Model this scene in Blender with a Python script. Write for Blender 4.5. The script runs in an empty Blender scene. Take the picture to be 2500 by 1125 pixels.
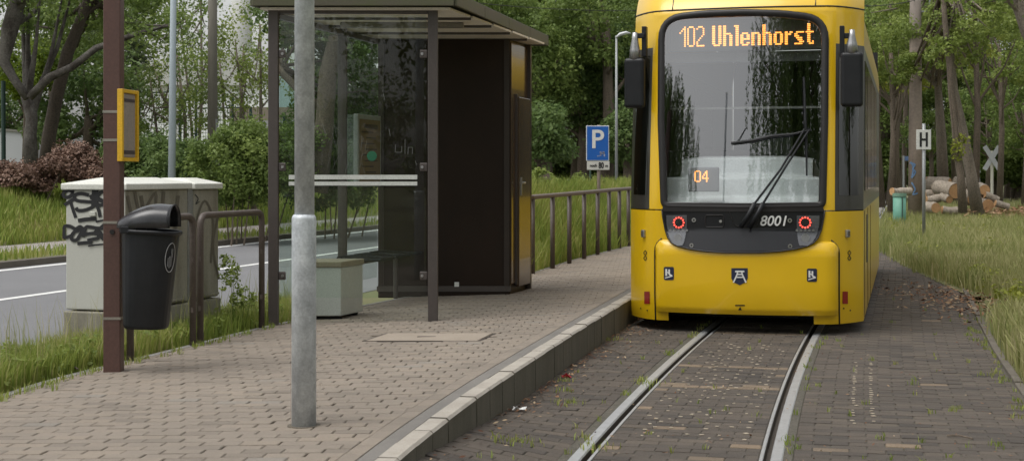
import bpy, math, random
import numpy as np
from mathutils import Vector, Matrix
R = math.radians
rng = np.random.default_rng(7)
random.seed(7)
sc = bpy.context.scene
col = sc.collection

# ------------------------------------------------------------------ camera, sky, sun, exposure
EYE = Vector((0, 0, 1.54)); FPX = 3500.0; HX, HY = 1250.0, 424.0
cd = bpy.data.cameras.new('camera'); cam = bpy.data.objects.new('camera', cd); col.objects.link(cam)
cam.location = EYE; cam.rotation_euler = (R(90), 0, 0)
cd.sensor_width = 36; cd.lens = 36 * FPX / 2500; cd.shift_y = -(562.5 - HY) / 2500
cd.clip_start = .1; cd.clip_end = 3000
cd.dof.use_dof = True; cd.dof.focus_distance = 12.5; cd.dof.aperture_fstop = 8.0
sc.camera = cam
SUN_EL, SUN_AZ = 66, 240
w = bpy.data.worlds.new('World'); sc.world = w; w.use_nodes = True
nt = w.node_tree; nt.nodes.clear()
sky = nt.nodes.new('ShaderNodeTexSky'); sky.sky_type = 'NISHITA'; sky.sun_disc = False
sky.sun_elevation = R(SUN_EL); sky.sun_rotation = R(SUN_AZ); sky.dust_density = 4; sky.air_density = 1.5
hs = nt.nodes.new('ShaderNodeHueSaturation'); hs.inputs['Saturation'].default_value = .12
bg = nt.nodes.new('ShaderNodeBackground'); bg.inputs['Strength'].default_value = .15
wo = nt.nodes.new('ShaderNodeOutputWorld')
nt.links.new(sky.outputs[0], hs.inputs['Color']); nt.links.new(hs.outputs[0], bg.inputs[0]); nt.links.new(bg.outputs[0], wo.inputs[0])
sd = bpy.data.lights.new('sun', 'SUN'); sun = bpy.data.objects.new('sun', sd); col.objects.link(sun)
sd.energy = 1.0; sd.angle = R(40); sd.color = (1, .965, .9)
az = R(SUN_AZ); el = R(SUN_EL)
tosun = Vector((math.sin(az) * math.cos(el), math.cos(az) * math.cos(el), math.sin(el)))
sun.rotation_euler = tosun.to_track_quat('Z', 'Y').to_euler()
sc.view_settings.view_transform = 'Standard'; sc.view_settings.look = 'None'
sc.view_settings.gamma = 1; sc.view_settings.exposure = .38

# ------------------------------------------------------------------ materials
def newmat(name):
    m = bpy.data.materials.new(name); m.use_nodes = True
    n = m.node_tree; n.nodes.clear()
    out = n.nodes.new('ShaderNodeOutputMaterial')
    return m, n, out
def M(name, c, rough=.6, metal=0., c2=None, scale=6., amt=.5, bump=0., bscale=80., coat=0., spec=.5, streak=None, tone=None, fine=.12):
    """Principled with a two-colour noise, fine grain and bump; tone: colour added by the 'tone' attribute"""
    m, n, out = newmat(name); L = n.links.new
    b = n.nodes.new('ShaderNodeBsdfPrincipled'); L(b.outputs[0], out.inputs[0])
    b.inputs['Roughness'].default_value = rough; b.inputs['Metallic'].default_value = metal
    b.inputs['Coat Weight'].default_value = coat; b.inputs['Coat Roughness'].default_value = .06
    b.inputs['Specular IOR Level'].default_value = spec
    tc = n.nodes.new('ShaderNodeNewGeometry'); mp = n.nodes.new('ShaderNodeMapping'); L(tc.outputs['Position'], mp.inputs[0])
    if streak: mp.inputs['Scale'].default_value = streak
    no = n.nodes.new('ShaderNodeTexNoise'); no.inputs['Scale'].default_value = scale; no.inputs['Detail'].default_value = 6; no.inputs['Roughness'].default_value = .65
    L(mp.outputs[0], no.inputs['Vector'])
    rp = n.nodes.new('ShaderNodeValToRGB'); rp.color_ramp.elements[0].position = .5 - amt * .5; rp.color_ramp.elements[1].position = .5 + amt * .5
    L(no.outputs[0], rp.inputs[0])
    mx = n.nodes.new('ShaderNodeMix'); mx.data_type = 'RGBA'
    c2 = c2 or tuple(x * .75 for x in c)
    mx.inputs[6].default_value = (*c, 1); mx.inputs[7].default_value = (*c2, 1); L(rp.outputs[0], mx.inputs[0])
    cur = mx.outputs[2]
    if tone:
        at = n.nodes.new('ShaderNodeAttribute'); at.attribute_name = 'tone'
        r2 = n.nodes.new('ShaderNodeValToRGB'); els = r2.color_ramp.elements
        els[0].color = (*tone[0][1], 1); els[0].position = tone[0][0]
        els[1].color = (*tone[-1][1], 1); els[1].position = tone[-1][0]
        for p, cc in tone[1:-1]: e = els.new(p); e.color = (*cc, 1)
        L(at.outputs['Fac'], r2.inputs[0])
        m2 = n.nodes.new('ShaderNodeMix'); m2.data_type = 'RGBA'; m2.blend_type = 'MULTIPLY'; m2.inputs[0].default_value = 1
        L(cur, m2.inputs[6]); L(r2.outputs[0], m2.inputs[7]); cur = m2.outputs[2]
    n2 = n.nodes.new('ShaderNodeTexNoise'); n2.inputs['Scale'].default_value = bscale; n2.inputs['Detail'].default_value = 4
    L(tc.outputs['Position'], n2.inputs['Vector'])
    if fine:
        mr = n.nodes.new('ShaderNodeMapRange'); mr.inputs[1].default_value = .3; mr.inputs[2].default_value = .7
        mr.inputs[3].default_value = 1 - fine; mr.inputs[4].default_value = 1 + fine; L(n2.outputs[0], mr.inputs[0])
        m3 = n.nodes.new('ShaderNodeMix'); m3.data_type = 'RGBA'; m3.blend_type = 'MULTIPLY'; m3.inputs[0].default_value = 1
        L(cur, m3.inputs[6]); L(mr.outputs[0], m3.inputs[7]); cur = m3.outputs[2]
    L(cur, b.inputs['Base Color'])
    if bump:
        bp = n.nodes.new('ShaderNodeBump'); bp.inputs['Strength'].default_value = bump; bp.inputs['Distance'].default_value = .01
        L(n2.outputs[0], bp.inputs['Height']); L(bp.outputs[0], b.inputs['Normal'])
    return m
def leafmat(name, ramp, trans=.45, rough=.55):
    m, n, out = newmat(name); L = n.links.new
    at = n.nodes.new('ShaderNodeAttribute'); at.attribute_name = 'tone'
    rp = n.nodes.new('ShaderNodeValToRGB'); els = rp.color_ramp.elements
    els[0].color = (*ramp[0], 1); els[1].color = (*ramp[-1], 1)
    for i, c in enumerate(ramp[1:-1]): e = els.new((i + 1) / (len(ramp) - 1)); e.color = (*c, 1)
    L(at.outputs['Fac'], rp.inputs[0])
    b = n.nodes.new('ShaderNodeBsdfPrincipled'); b.inputs['Roughness'].default_value = rough; b.inputs['Specular IOR Level'].default_value = .3
    t = n.nodes.new('ShaderNodeBsdfTranslucent'); mx = n.nodes.new('ShaderNodeMixShader'); mx.inputs[0].default_value = trans
    L(rp.outputs[0], b.inputs['Base Color']); L(rp.outputs[0], t.inputs[0])
    L(b.outputs[0], mx.inputs[1]); L(t.outputs[0], mx.inputs[2]); L(mx.outputs[0], out.inputs[0])
    return m
def glassmat(name, tint=(.93, .96, .94), f0=.05, rough=.0, dirt=0., gl=1.):
    m, n, out = newmat(name); L = n.links.new
    t = n.nodes.new('ShaderNodeBsdfTransparent'); t.inputs[0].default_value = (*tint, 1)
    g = n.nodes.new('ShaderNodeBsdfGlossy'); g.inputs['Roughness'].default_value = rough; g.inputs[0].default_value = (gl, gl, gl, 1)
    ge = n.nodes.new('ShaderNodeNewGeometry'); vm = n.nodes.new('ShaderNodeVectorMath'); vm.operation = 'DOT_PRODUCT'; L(ge.outputs['Incoming'], vm.inputs[0]); L(ge.outputs['Normal'], vm.inputs[1])
    def mth(op, a, b=None):
        x = n.nodes.new('ShaderNodeMath'); x.operation = op
        for i, v in enumerate((a, b)):
            if v is None: continue
            if isinstance(v, (int, float)): x.inputs[i].default_value = v
            else: L(v, x.inputs[i])
        return x.outputs[0]
    f = mth('ADD', mth('MULTIPLY', mth('POWER', mth('SUBTRACT', 1., mth('ABSOLUTE', vm.outputs['Value'])), 5.), 1 - f0), f0)
    mx = n.nodes.new('ShaderNodeMixShader'); L(f, mx.inputs[0]); L(t.outputs[0], mx.inputs[1]); L(g.outputs[0], mx.inputs[2])
    cur = mx.outputs[0]
    if dirt:
        no = n.nodes.new('ShaderNodeTexNoise'); no.inputs['Scale'].default_value = 3; no.inputs['Detail'].default_value = 8; no.inputs['Distortion'].default_value = 1.5
        L(ge.outputs['Position'], no.inputs['Vector'])
        mr = n.nodes.new('ShaderNodeMapRange'); mr.inputs[1].default_value = .42; mr.inputs[2].default_value = .8; mr.inputs[3].default_value = 0; mr.inputs[4].default_value = dirt; L(no.outputs[0], mr.inputs[0])
        d = n.nodes.new('ShaderNodeBsdfDiffuse'); d.inputs[0].default_value = (.5, .52, .48, 1)
        m2 = n.nodes.new('ShaderNodeMixShader'); L(mr.outputs[0], m2.inputs[0]); L(cur, m2.inputs[1]); L(d.outputs[0], m2.inputs[2]); cur = m2.outputs[0]
    L(cur, out.inputs[0]); return m
def emis(name, c, s):
    m, n, out = newmat(name); e = n.nodes.new('ShaderNodeEmission'); e.inputs[0].default_value = (*c, 1); e.inputs[1].default_value = s
    n.links.new(e.outputs[0], out.inputs[0]); return m

# ------------------------------------------------------------------ object helpers
def tag(o, label=None, cat=None, group=None, kind=None):
    if label: o['label'] = label
    if cat: o['category'] = cat
    if group: o['group'] = group
    if kind: o['kind'] = kind
    return o
def empty(name, loc, label, cat, group=None):
    o = bpy.data.objects.new(name, None); col.objects.link(o); o.location = loc; o.empty_display_size = .2
    return tag(o, label, cat, group)
def rootloc(o):
    while o is not None and o.parent is not None: o = o.parent
    return Vector(o.location) if o is not None else Vector((0, 0, 0))
def link(name, me, parent=None, loc=(0, 0, 0)):
    o = bpy.data.objects.new(name, me); col.objects.link(o); o.location = loc
    if parent is not None: o.parent = parent
    return o
def npmesh(name, V, F, mat, tone=None, smooth=False, uniform=None):
    """fast mesh from arrays: V (n,3), F (m,k) all of one size; tone: per-vertex value"""
    me = bpy.data.meshes.new(name); V = np.asarray(V, np.float32); F = np.asarray(F, np.int32)
    me.vertices.add(len(V)); me.vertices.foreach_set('co', V.ravel())
    k = F.shape[1]; me.loops.add(F.size); me.loops.foreach_set('vertex_index', F.ravel())
    me.polygons.add(len(F)); me.polygons.foreach_set('loop_start', np.arange(0, F.size, k, dtype=np.int32))
    if smooth: me.polygons.foreach_set('use_smooth', np.ones(len(F), bool))
    if tone is not None:
        a = me.attributes.new('tone', 'FLOAT', 'POINT'); a.data.foreach_set('value', np.asarray(tone, np.float32))
    if mat: me.materials.append(mat)
    me.update(calc_edges=True); return me
class MB:
    def __init__(s): s.v = []; s.f = []
    def add(s, vs, fs):
        o = len(s.v); s.v += [tuple(v) for v in vs]; s.f += [tuple(i + o for i in f) for f in fs]; return s
    def box(s, c, size, rz=0., ax=None):
        """c centre, size (x,y,z); ax optional (X,Y,Z) unit vectors"""
        c = Vector(c)
        if ax is None: ax = (Vector((math.cos(rz), math.sin(rz), 0)), Vector((-math.sin(rz), math.cos(rz), 0)), Vector((0, 0, 1)))
        vs = [c + ax[0] * (size[0] / 2 * i) + ax[1] * (size[1] / 2 * j) + ax[2] * (size[2] / 2 * k) for k in (-1, 1) for j in (-1, 1) for i in (-1, 1)]
        return s.add(vs, [(0, 2, 3, 1), (4, 5, 7, 6), (0, 1, 5, 4), (2, 6, 7, 3), (0, 4, 6, 2), (1, 3, 7, 5)])
    def prism(s, pts, z0, z1):
        """pts: xy polygon (ccw), extruded z0..z1 (numbers or functions of x, y)"""
        n = len(pts); g = lambda z, p: z(p[0], p[1]) if callable(z) else z
        vs = [(p[0], p[1], g(z0, p)) for p in pts] + [(p[0], p[1], g(z1, p)) for p in pts]
        return s.add(vs, [tuple(range(n - 1, -1, -1)), tuple(range(n, 2 * n))] + [(i, (i + 1) % n, n + (i + 1) % n, n + i) for i in range(n)])
    def tube(s, path, rad, n=10, cap=True, flat=None, up=None):
        path = [Vector(p) for p in path]; m = len(path)
        if not hasattr(rad, '__len__'): rad = [rad] * m
        rings = []; u = None
        for i, p in enumerate(path):
            t = (path[min(i + 1, m - 1)] - path[max(i - 1, 0)]).normalized()
            if up is not None: a = (up - t * up.dot(t)).normalized()
            elif u is None: a = t.orthogonal().normalized()
            else: a = (u - t * u.dot(t)).normalized()
            u = a; b = t.cross(a)
            fl = flat or 1.
            rings.append([p + a * (rad[i] * fl * math.cos(2 * math.pi * k / n)) + b * (rad[i] * math.sin(2 * math.pi * k / n)) for k in range(n)])
        vs = [v for r in rings for v in r]
        fs = [(i * n + k, i * n + (k + 1) % n, (i + 1) * n + (k + 1) % n, (i + 1) * n + k) for i in range(m - 1) for k in range(n)]
        if cap: fs += [tuple(range(n - 1, -1, -1)), tuple(range((m - 1) * n, m * n))]
        return s.add(vs, fs)
    def grid(s, P, flip=False):
        """P: rows of equal-length point lists"""
        nr, nc = len(P), len(P[0])
        fs = [(i * nc + j, i * nc + j + 1, (i + 1) * nc + j + 1, (i + 1) * nc + j) for i in range(nr - 1) for j in range(nc - 1)]
        if flip: fs = [f[::-1] for f in fs]
        return s.add([p for r in P for p in r], fs)
    def loop_sweep(s, path, prof, nrm):
        """closed path, prof list of (side, out) offsets, nrm outward normals"""
        m = len(path); k = len(prof); vs = []
        for i in range(m):
            t = (path[(i + 1) % m] - path[i - 1]).normalized(); nn = nrm[i]; b = t.cross(nn).normalized()
            vs += [path[i] + b * p[0] + nn * p[1] for p in prof]
        fs = [(i * k + j, i * k + (j + 1) % k, ((i + 1) % m) * k + (j + 1) % k, ((i + 1) % m) * k + j) for i in range(m) for j in range(k)]
        return s.add(vs, fs)
    def build(s, name, mat, parent=None, smooth=False, bevel=0., seg=2, solid=0.):
        me = bpy.data.meshes.new(name); o0 = rootloc(parent) if parent is not None else Vector((0, 0, 0))
        me.from_pydata([tuple(Vector(v) - o0) for v in s.v], [], s.f)
        me.materials.append(mat)
        if smooth: me.polygons.foreach_set('use_smooth', [True] * len(me.polygons))
        me.update(); o = link(name, me, parent)
        if solid:
            md = o.modifiers.new('solid', 'SOLIDIFY'); md.thickness = solid; md.offset = -1
        if bevel:
            md = o.modifiers.new('bevel', 'BEVEL'); md.width = bevel; md.segments = seg; md.limit_method = 'ANGLE'; md.angle_limit = R(40)
        return o
def textmesh(name, s, size, mat, parent, origin, X, Y, shear=0., bold=0., width=None, align='CENTER', lift=.002):
    """flat lettering laid in the plane origin + X + Y (world vectors)"""
    cu = bpy.data.curves.new(name, 'FONT'); cu.body = s; cu.size = size; cu.align_x = align; cu.align_y = 'CENTER'; cu.shear = shear; cu.offset = bold; cu.resolution_u = 4
    to = bpy.data.objects.new(name + '_tmp', cu); col.objects.link(to); bpy.context.view_layer.update()
    dg = bpy.context.evaluated_depsgraph_get(); me = bpy.data.meshes.new_from_object(to.evaluated_get(dg)); bpy.data.objects.remove(to); bpy.data.curves.remove(cu)
    xs = [v.co.x for v in me.vertices]; sx = 1.
    if width: sx = width / (max(xs) - min(xs))
    o0 = rootloc(parent); X = X.normalized(); Y = Y.normalized(); N = X.cross(Y).normalized()
    for v in me.vertices: v.co = Vector(origin) + X * (v.co.x * sx) + Y * v.co.y + N * lift - o0
    me.materials.clear(); me.materials.append(mat); me.update()
    return link(name, me, parent)
def ray(px, py): return Vector(((px - HX) / FPX, 1, (HY - py) / FPX))
def at(px, py, Y): return EYE + ray(px, py) * Y
def on_z(px, py, z): d = ray(px, py); return EYE + d * ((z - EYE.z) / d.z)
PA, PC = .025, .228                                   # the platform falls gently away from the track
def pz(x, y=0): return PC + PA * x
def plat(px, py):
    d = ray(px, py); t = (PC + PA * EYE.x - EYE.z) / (d.z - PA * d.x); return EYE + d * t
HD = R(15.3); TR = Vector((math.cos(HD), -math.sin(HD), 0)); TD = Vector((math.sin(HD), math.cos(HD), 0))
def lat(x, y): return x * TR.x + y * TR.y
GL = [(-600, 2.2), (-40, 1.9), (-24, 1.5), (-18.6, 1.1), (-16.15, .2), (-13.3, .2), (-13.2, .1), (-6, .1), (-5.2, .13), (-3.4, .1), (-2.95, -.07), (.9, -.07), (1.05, .0), (6, .02), (15, .05), (600, .4)]
gl_x = [g[0] for g in GL]; gl_z = [g[1] for g in GL]
def gz(x, y): return float(np.interp(lat(x, y), gl_x, gl_z))
def gza(P): return np.interp(P[:, 0] * TR.x + P[:, 1] * TR.y, gl_x, gl_z)
def fromls(l, s, z=0): v = TR * l + TD * s; return Vector((v.x, v.y, z))
def tx(Y):
    if Y < 14: return .87 + .241 * (Y - 7.69) + .0041 * (Y - 7.69) * (Y - 12.36)
    return tx(13.999) + .2736 * (Y - 13.999)
def tslope(Y): return .241 + .0041 * (2 * Y - 20.05) if Y < 14 else .2736
def tp(Y, q, z=0):
    s = tslope(Y); k = math.sqrt(1 + s * s); return Vector((tx(Y) + q / k, Y - q * s / k, z))
kpoly = np.polyfit([5.4, 6.1, 6.78, 7.22, 7.66, 8.14, 8.66, 9.08, 9.5, 9.83, 10.2, 10.77, 11.05, 11.63, 12.7, 13.84, 14.6, 15.2, 18, 22], [-.70, -.60, -.486, -.408, -.335, -.2535, -.173, -.088, -.005, .076, .149, .30, .37, .52, .80, 1.06, 1.15, 1.28, 2.03, 3.12], 5)
def kx(Y): return float(np.polyval(kpoly, Y)) if Y < 22 else float(np.polyval(kpoly, 22)) + .2736 * (Y - 22)
def kp(Y, q, z=0):
    s = (kx(Y + .01) - kx(Y - .01)) / .02; k = math.sqrt(1 + s * s); return Vector((kx(Y) + q / k, Y - q * s / k, z))

def zk(Y): return float(np.interp(Y, [6.0, 6.78, 7.22, 7.66, 8.14, 8.66, 9.6], [.16, .145, .125, .09, .068, .035, 0]))
def trz(x, y):
    """track paving height: level, but rising to the kerb foot near the platform end"""
    q = (x - tx(y)) * .971; return zk(y) * min(1.15, max(0, (-q - .62) / .52))
# palette
grass_base = M('soil_and_grass', (.10, .125, .04), .95, c2=(.14, .125, .06), scale=1.2, amt=.6, bump=.6, bscale=30)
asphalt = M('asphalt', (.17, .17, .175), .85, c2=(.135, .135, .14), scale=.7, amt=.7, bump=.35, bscale=220, fine=.3)
path_mat = M('path_gravel', (.30, .27, .25), .9, c2=(.22, .2, .18), scale=1.5, bump=.4, bscale=120, fine=.25)
white_paint = M('road_paint', (.72, .72, .70), .7, c2=(.55, .55, .53), scale=9, fine=.15)
joint = M('joint_sand', (.095, .08, .062), .95, c2=(.13, .11, .075), scale=5, amt=.6)
tjoint = M('track_joint_dirt', (.068, .059, .048), .95, c2=(.09, .082, .058), scale=5, amt=.6)
pav_mat = M('platform_paver', (.278, .235, .19), .9, c2=(.175, .148, .12), scale=.8, amt=.75, bump=.55, bscale=260, fine=.22,
            tone=[(0, (.8, .8, .8)), (.5, (1, 1, 1)), (.93, (1.08, 1.06, 1.03)), (1, (.95, 1.0, 1.05))])
trk_mat = M('track_paver', (.112, .094, .077), .9, c2=(.060, .051, .042), scale=1.3, amt=.7, bump=.7, bscale=200, fine=.3,
            tone=[(0, (.68, .68, .70)), (.6, (1.08, 1.04, 1)), (.86, (1.25, 1.2, 1.12)), (.93, (2.0, 1.8, 1.5)), (1, (2.4, 2.1, 1.7))])
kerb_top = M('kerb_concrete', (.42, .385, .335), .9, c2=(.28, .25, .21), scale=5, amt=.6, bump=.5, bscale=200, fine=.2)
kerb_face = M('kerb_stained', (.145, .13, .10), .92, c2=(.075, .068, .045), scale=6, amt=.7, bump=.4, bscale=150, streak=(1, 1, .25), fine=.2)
concrete = M('grey_concrete', (.26, .25, .235), .9, c2=(.19, .18, .16), scale=4, bump=.5, bscale=200, fine=.25)
steel = M('polished_rail', (.46, .47, .475), .42, .4, c2=(.32, .32, .32), scale=10, amt=.6, fine=.12)
steel_dark = M('rail_groove', (.10, .085, .07), .6, .6, scale=20)
bronze = M('bronze_paint', (.075, .062, .057), .45, c2=(.06, .05, .045), scale=12, bump=.08, bscale=90)
bronze_rust = M('railing_paint', (.10, .078, .066), .5, c2=(.065, .05, .04), scale=14, bump=.15)
cabin_mat = M('cabin_panel', (.026, .0155, .0105), .38, c2=(.017, .0105, .0075), scale=2.5, streak=(1, 1, .4), fine=.1, spec=.22)
yellow = M('tram_yellow', (.76, .475, .006), .3, c2=(.68, .42, .008), scale=1.1, amt=.9, streak=(1, 1, .35), coat=.35, fine=.015, bscale=4)
black_gloss = M('black_gloss', (.014, .015, .017), .16, c2=(.02, .02, .022), scale=3, spec=.28, fine=.02)
rubber = M('black_rubber', (.024, .022, .022), .42, spec=.35, scale=8, fine=.05)
plastic_blk = M('black_plastic', (.012, .013, .015), .42, spec=.28, c2=(.018, .019, .021), scale=10, fine=.08, bump=.05, bscale=200)
dark_void = M('dark_underframe', (.012, .012, .012), .8)
alu = M('grey_aluminium', (.42, .42, .42), .35, .8, scale=20)
wind_glass = glassmat('windscreen_glass', (.84, .88, .88), .19)
side_glass = glassmat('side_glass', (.3, .33, .3), .08)
lens_glass = glassmat('lamp_glass', (.9, .91, .92), .05)
pane_glass = glassmat('shelter_glass', (.93, .965, .945), .022, dirt=.012)
chrome = M('bolt_metal', (.6, .6, .6), .3, 1.)
white_flat = M('white_vinyl', (.78, .78, .76), .5, fine=.03)
navy = M('navy_vinyl', (.02, .025, .06), .4, fine=.03)
orange_led = emis('amber_led', (1, .34, .06), 2.6)
red_led = emis('red_led', (1, .10, .07), 2.0)
bark = M('bark_brown', (.16, .125, .095), .95, c2=(.085, .068, .05), scale=9, streak=(1, 1, .2), bump=1, bscale=25, fine=.3)
bark_grey = M('bark_grey', (.20, .165, .13), .95, c2=(.12, .10, .078), scale=7, streak=(1, 1, .25), bump=1, bscale=25, fine=.3)
bark_birch = M('bark_birch', (.04, .032, .026), .9, c2=(.12, .11, .098), scale=4, amt=.25, streak=(1, 1, .6), bump=.6, bscale=25, fine=.3)

# ------------------------------------------------------------------ the ground
gb = MB(); rows = []
for s in list(range(-120, 61, 6)) + [80, 110, 160, 250, 500, 900]:
    rows.append([fromls(l, s, z) for l, z in GL])
gb.grid(rows, flip=True); tag(gb.build('ground', grass_base), 'grassy ground on both sides of the tram track', 'ground', kind='structure')
def strip(name, l0, l1, z, s0, s1, mat, parent=None, th=.0, step=4):
    b = MB(); P = []
    n = max(2, int((s1 - s0) / step))
    for i in range(n + 1):
        s = s0 + (s1 - s0) * i / n; P.append([fromls(l0, s, z), fromls(l1, s, z)])
    b.grid(P, flip=True); o = b.build(name, mat, parent)
    if th: md = o.modifiers.new('solid', 'SOLIDIFY'); md.thickness = th; md.offset = -1
    return o
BK = [(-4.72, .16), (-5.1, .45), (-5.6, .95), (-5.95, 1.12), (-6.2, .8), (-6.38, .09)]
bk = MB(); bk.grid([[fromls(l, s_, .1 + (z - .1) * min(1, max(.02, (s_ - 18.2) / 2.5))) for l, z in BK][::-1] for s_ in [18.2, 19, 20, 21, 23, 26, 30, 40, 60, 90]], flip=True)
tag(bk.build('bank', grass_base), 'grassy bank between the platform railing and the road', 'bank', kind='structure')
def bkz(P_): l_ = P_[:, 0] * TR.x + P_[:, 1] * TR.y; s_ = P_[:, 0] * TD.x + P_[:, 1] * TD.y; return .1 + (np.interp(-l_, [-q[0] for q in BK], [q[1] for q in BK]) - .1) * np.clip((s_ - 18.2) / 2.5, .02, 1)
road = tag(strip('road', -13.15, -6.3, .106, -30, 300, asphalt), 'grey asphalt road behind the stop', 'road', kind='structure')
strip('edge_line', -12.98, -12.80, .110, -30, 300, white_paint, road)
for i in range(12):
    strip('centre_line', -9.98, -9.84, .110, 2 + i * 12.5 - 20, 2 + i * 12.5 - 7.5, white_paint, road)
fk = MB(); fk.grid([[fromls(-13.32, s_, .1), fromls(-13.31, s_, .205), fromls(-13.17, s_, .20), fromls(-13.15, s_, .1)] for s_ in range(-30, 300, 6)], flip=True)
tag(fk.build('far_kerb', M('far_kerb_stone', (.12, .105, .085), .95, scale=4)), 'low earth-stained kerb along the far side of the road', 'kerb', kind='structure')
tag(strip('footpath', -16.1, -14.2, .206, -30, 300, path_mat), 'pale footpath beyond the road', 'footpath', kind='structure')

# ------------------------------------------------------------------ platform with pavers and kerb
back_px = [(-250, 1040), (0, 975), (150, 925), (300, 888), (470, 846), (650, 800), (700, 789), (900, 745), (1295, 670), (1400, 636), (1535, 602), (1620, 583)]
bpts = [plat(*p) for p in back_px]
byx = ([p.y for p in bpts], [p.x for p in bpts])
def xb(Y): return float(np.interp(Y, *byx)) if Y > byx[0][0] else byx[1][0] - (byx[0][0] - Y) * .25
BORDER = -.305
platform = MB()
Ys = [4 + i * .5 for i in range(60)]
P0 = [[(xb(Y) - .10, Y, -.1), (xb(Y) - .10, Y, pz(xb(Y)) - .013), (*kp(Y, -.10)[:2], pz(kp(Y, -.1).x) - .013), (*kp(Y, -.10)[:2], -.1)] for Y in Ys]
platform.grid(P0, flip=True)
platform = tag(platform.build('platform', joint), 'raised tram platform of sand brown pavers', 'platform', kind='structure')
ed = MB(); ed.grid([[(xb(Y) - .10, Y, .0), (xb(Y) - .10, Y, pz(xb(Y)) - .002), (xb(Y) - .02, Y, pz(xb(Y)) + .002), (xb(Y) - .02, Y, pz(xb(Y)) - .1)] for Y in Ys], flip=True)
ed.build('back_edging', concrete, platform)
def paver_mesh(name, poly, zf, mat, tone, th=.05, ch=.004):
    """chamfered piece from an xy polygon; zf(x,y) = top height"""
    n = len(poly); c = np.mean(poly, axis=0); vs = []
    for d, inset in ((-th, 0), (-ch, 0), (0, ch * 1.3)):
        for p in poly:
            v = np.array(p) - c; L = np.hypot(*v); q = c + v * max(0, (L - inset) / max(L, 1e-6)); vs.append((q[0], q[1], zf(q[0], q[1]) + d))
    fs = [(r * n + i, r * n + (i + 1) % n, (r + 1) * n + (i + 1) % n, (r + 1) * n + i) for r in (0, 1) for i in range(n)] + [tuple(range(2 * n, 3 * n))]
    return vs, fs
def clip(poly, pt, nrm):
    """keep the side where (p-pt).nrm <= 0"""
    out = []
    for i in range(len(poly)):
        a, b = poly[i], poly[(i + 1) % len(poly)]
        da = (a[0] - pt[0]) * nrm[0] + (a[1] - pt[1]) * nrm[1]; db = (b[0] - pt[0]) * nrm[0] + (b[1] - pt[1]) * nrm[1]
        if da <= 0: out.append(a)
        if da * db < 0: t = da / (da - db); out.append((a[0] + t * (b[0] - a[0]), a[1] + t * (b[1] - a[1])))
    return out
def lay(pieces, owner, mat, zf, name='paver', nmax=300):
    """pieces: (polygon, tone, dz); the 300 largest in view as objects, the rest joined"""
    def score(p):
        c = np.mean(p[0], axis=0)
        if c[1] < 1: return -1
        px = HX + FPX * c[0] / c[1]; py = HY + FPX * (EYE.z - zf(c[0], c[1])) / c[1]
        return 1 / c[1] if -10 < px < 2510 and py < 1140 else -1
    sc_ = [(score(p), i) for i, p in enumerate(pieces)]; sc_.sort(reverse=True)
    big = {i for s, i in sc_[:nmax] if s > 0}
    V, F, T = [], [], []; cache = {}
    for i, (poly, tone, dz) in enumerate(pieces):
        zz = (lambda x, y, d=dz: zf(x, y) + d)
        if i in big:
            c = np.mean(poly, axis=0); loc = Vector((c[0], c[1], zz(c[0], c[1])))
            rel = [(p[0] - c[0], p[1] - c[1]) for p in poly]
            key = (len(poly), tuple(round(a, 3) for p in rel for a in p), round(tone * 12), tuple(round(zf(*p) - zf(c[0], c[1]), 4) for p in poly))
            me = cache.get(key)
            if me is None:
                g = lambda x, y: zf(c[0] + x, c[1] + y) - zf(c[0], c[1])
                vs, fs = paver_mesh(name, rel, g, mat, tone)
                me = bpy.data.meshes.new(name); me.from_pydata(vs, [], fs); me.materials.append(mat)
                a = me.attributes.new('tone', 'FLOAT', 'POINT'); a.data.foreach_set('value', [tone] * len(vs)); me.update(); cache[key] = me
            link(name, me, owner, loc)
        else:
            vs, fs = paver_mesh(name, poly, zz, mat, tone); o = len(V)
            V += vs; F += [tuple(k + o for k in f) for f in fs]; T += [tone] * len(vs)
    me = bpy.data.meshes.new('distant_pavers'); me.from_pydata(V, [], F); me.materials.append(mat)
    a = me.attributes.new('tone', 'FLOAT', 'POINT'); a.data.foreach_set('value', T); me.update()
    tag(link('distant_pavers', me, owner), kind='stuff')
cover_px = [(885, 833), (1172, 833), (1210, 814), (942, 814)]
cover = [plat(*p) for p in cover_px]
cvx0, cvx1 = cover[0].x + .02, cover[2].x - .02
cc = sum(cover, Vector()) / 4
def in_cover(c):
    for i in range(4):
        a, b = cover[i], cover[(i + 1) % 4]
        if (b.x - a.x) * (c[1] - a.y) - (b.y - a.y) * (c[0] - a.x) < 0: return False
    return True
A6 = R(5.5); U6 = np.array((math.cos(A6), -math.sin(A6))); V6 = np.array((math.sin(A6), math.cos(A6)))
pieces = []
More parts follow.
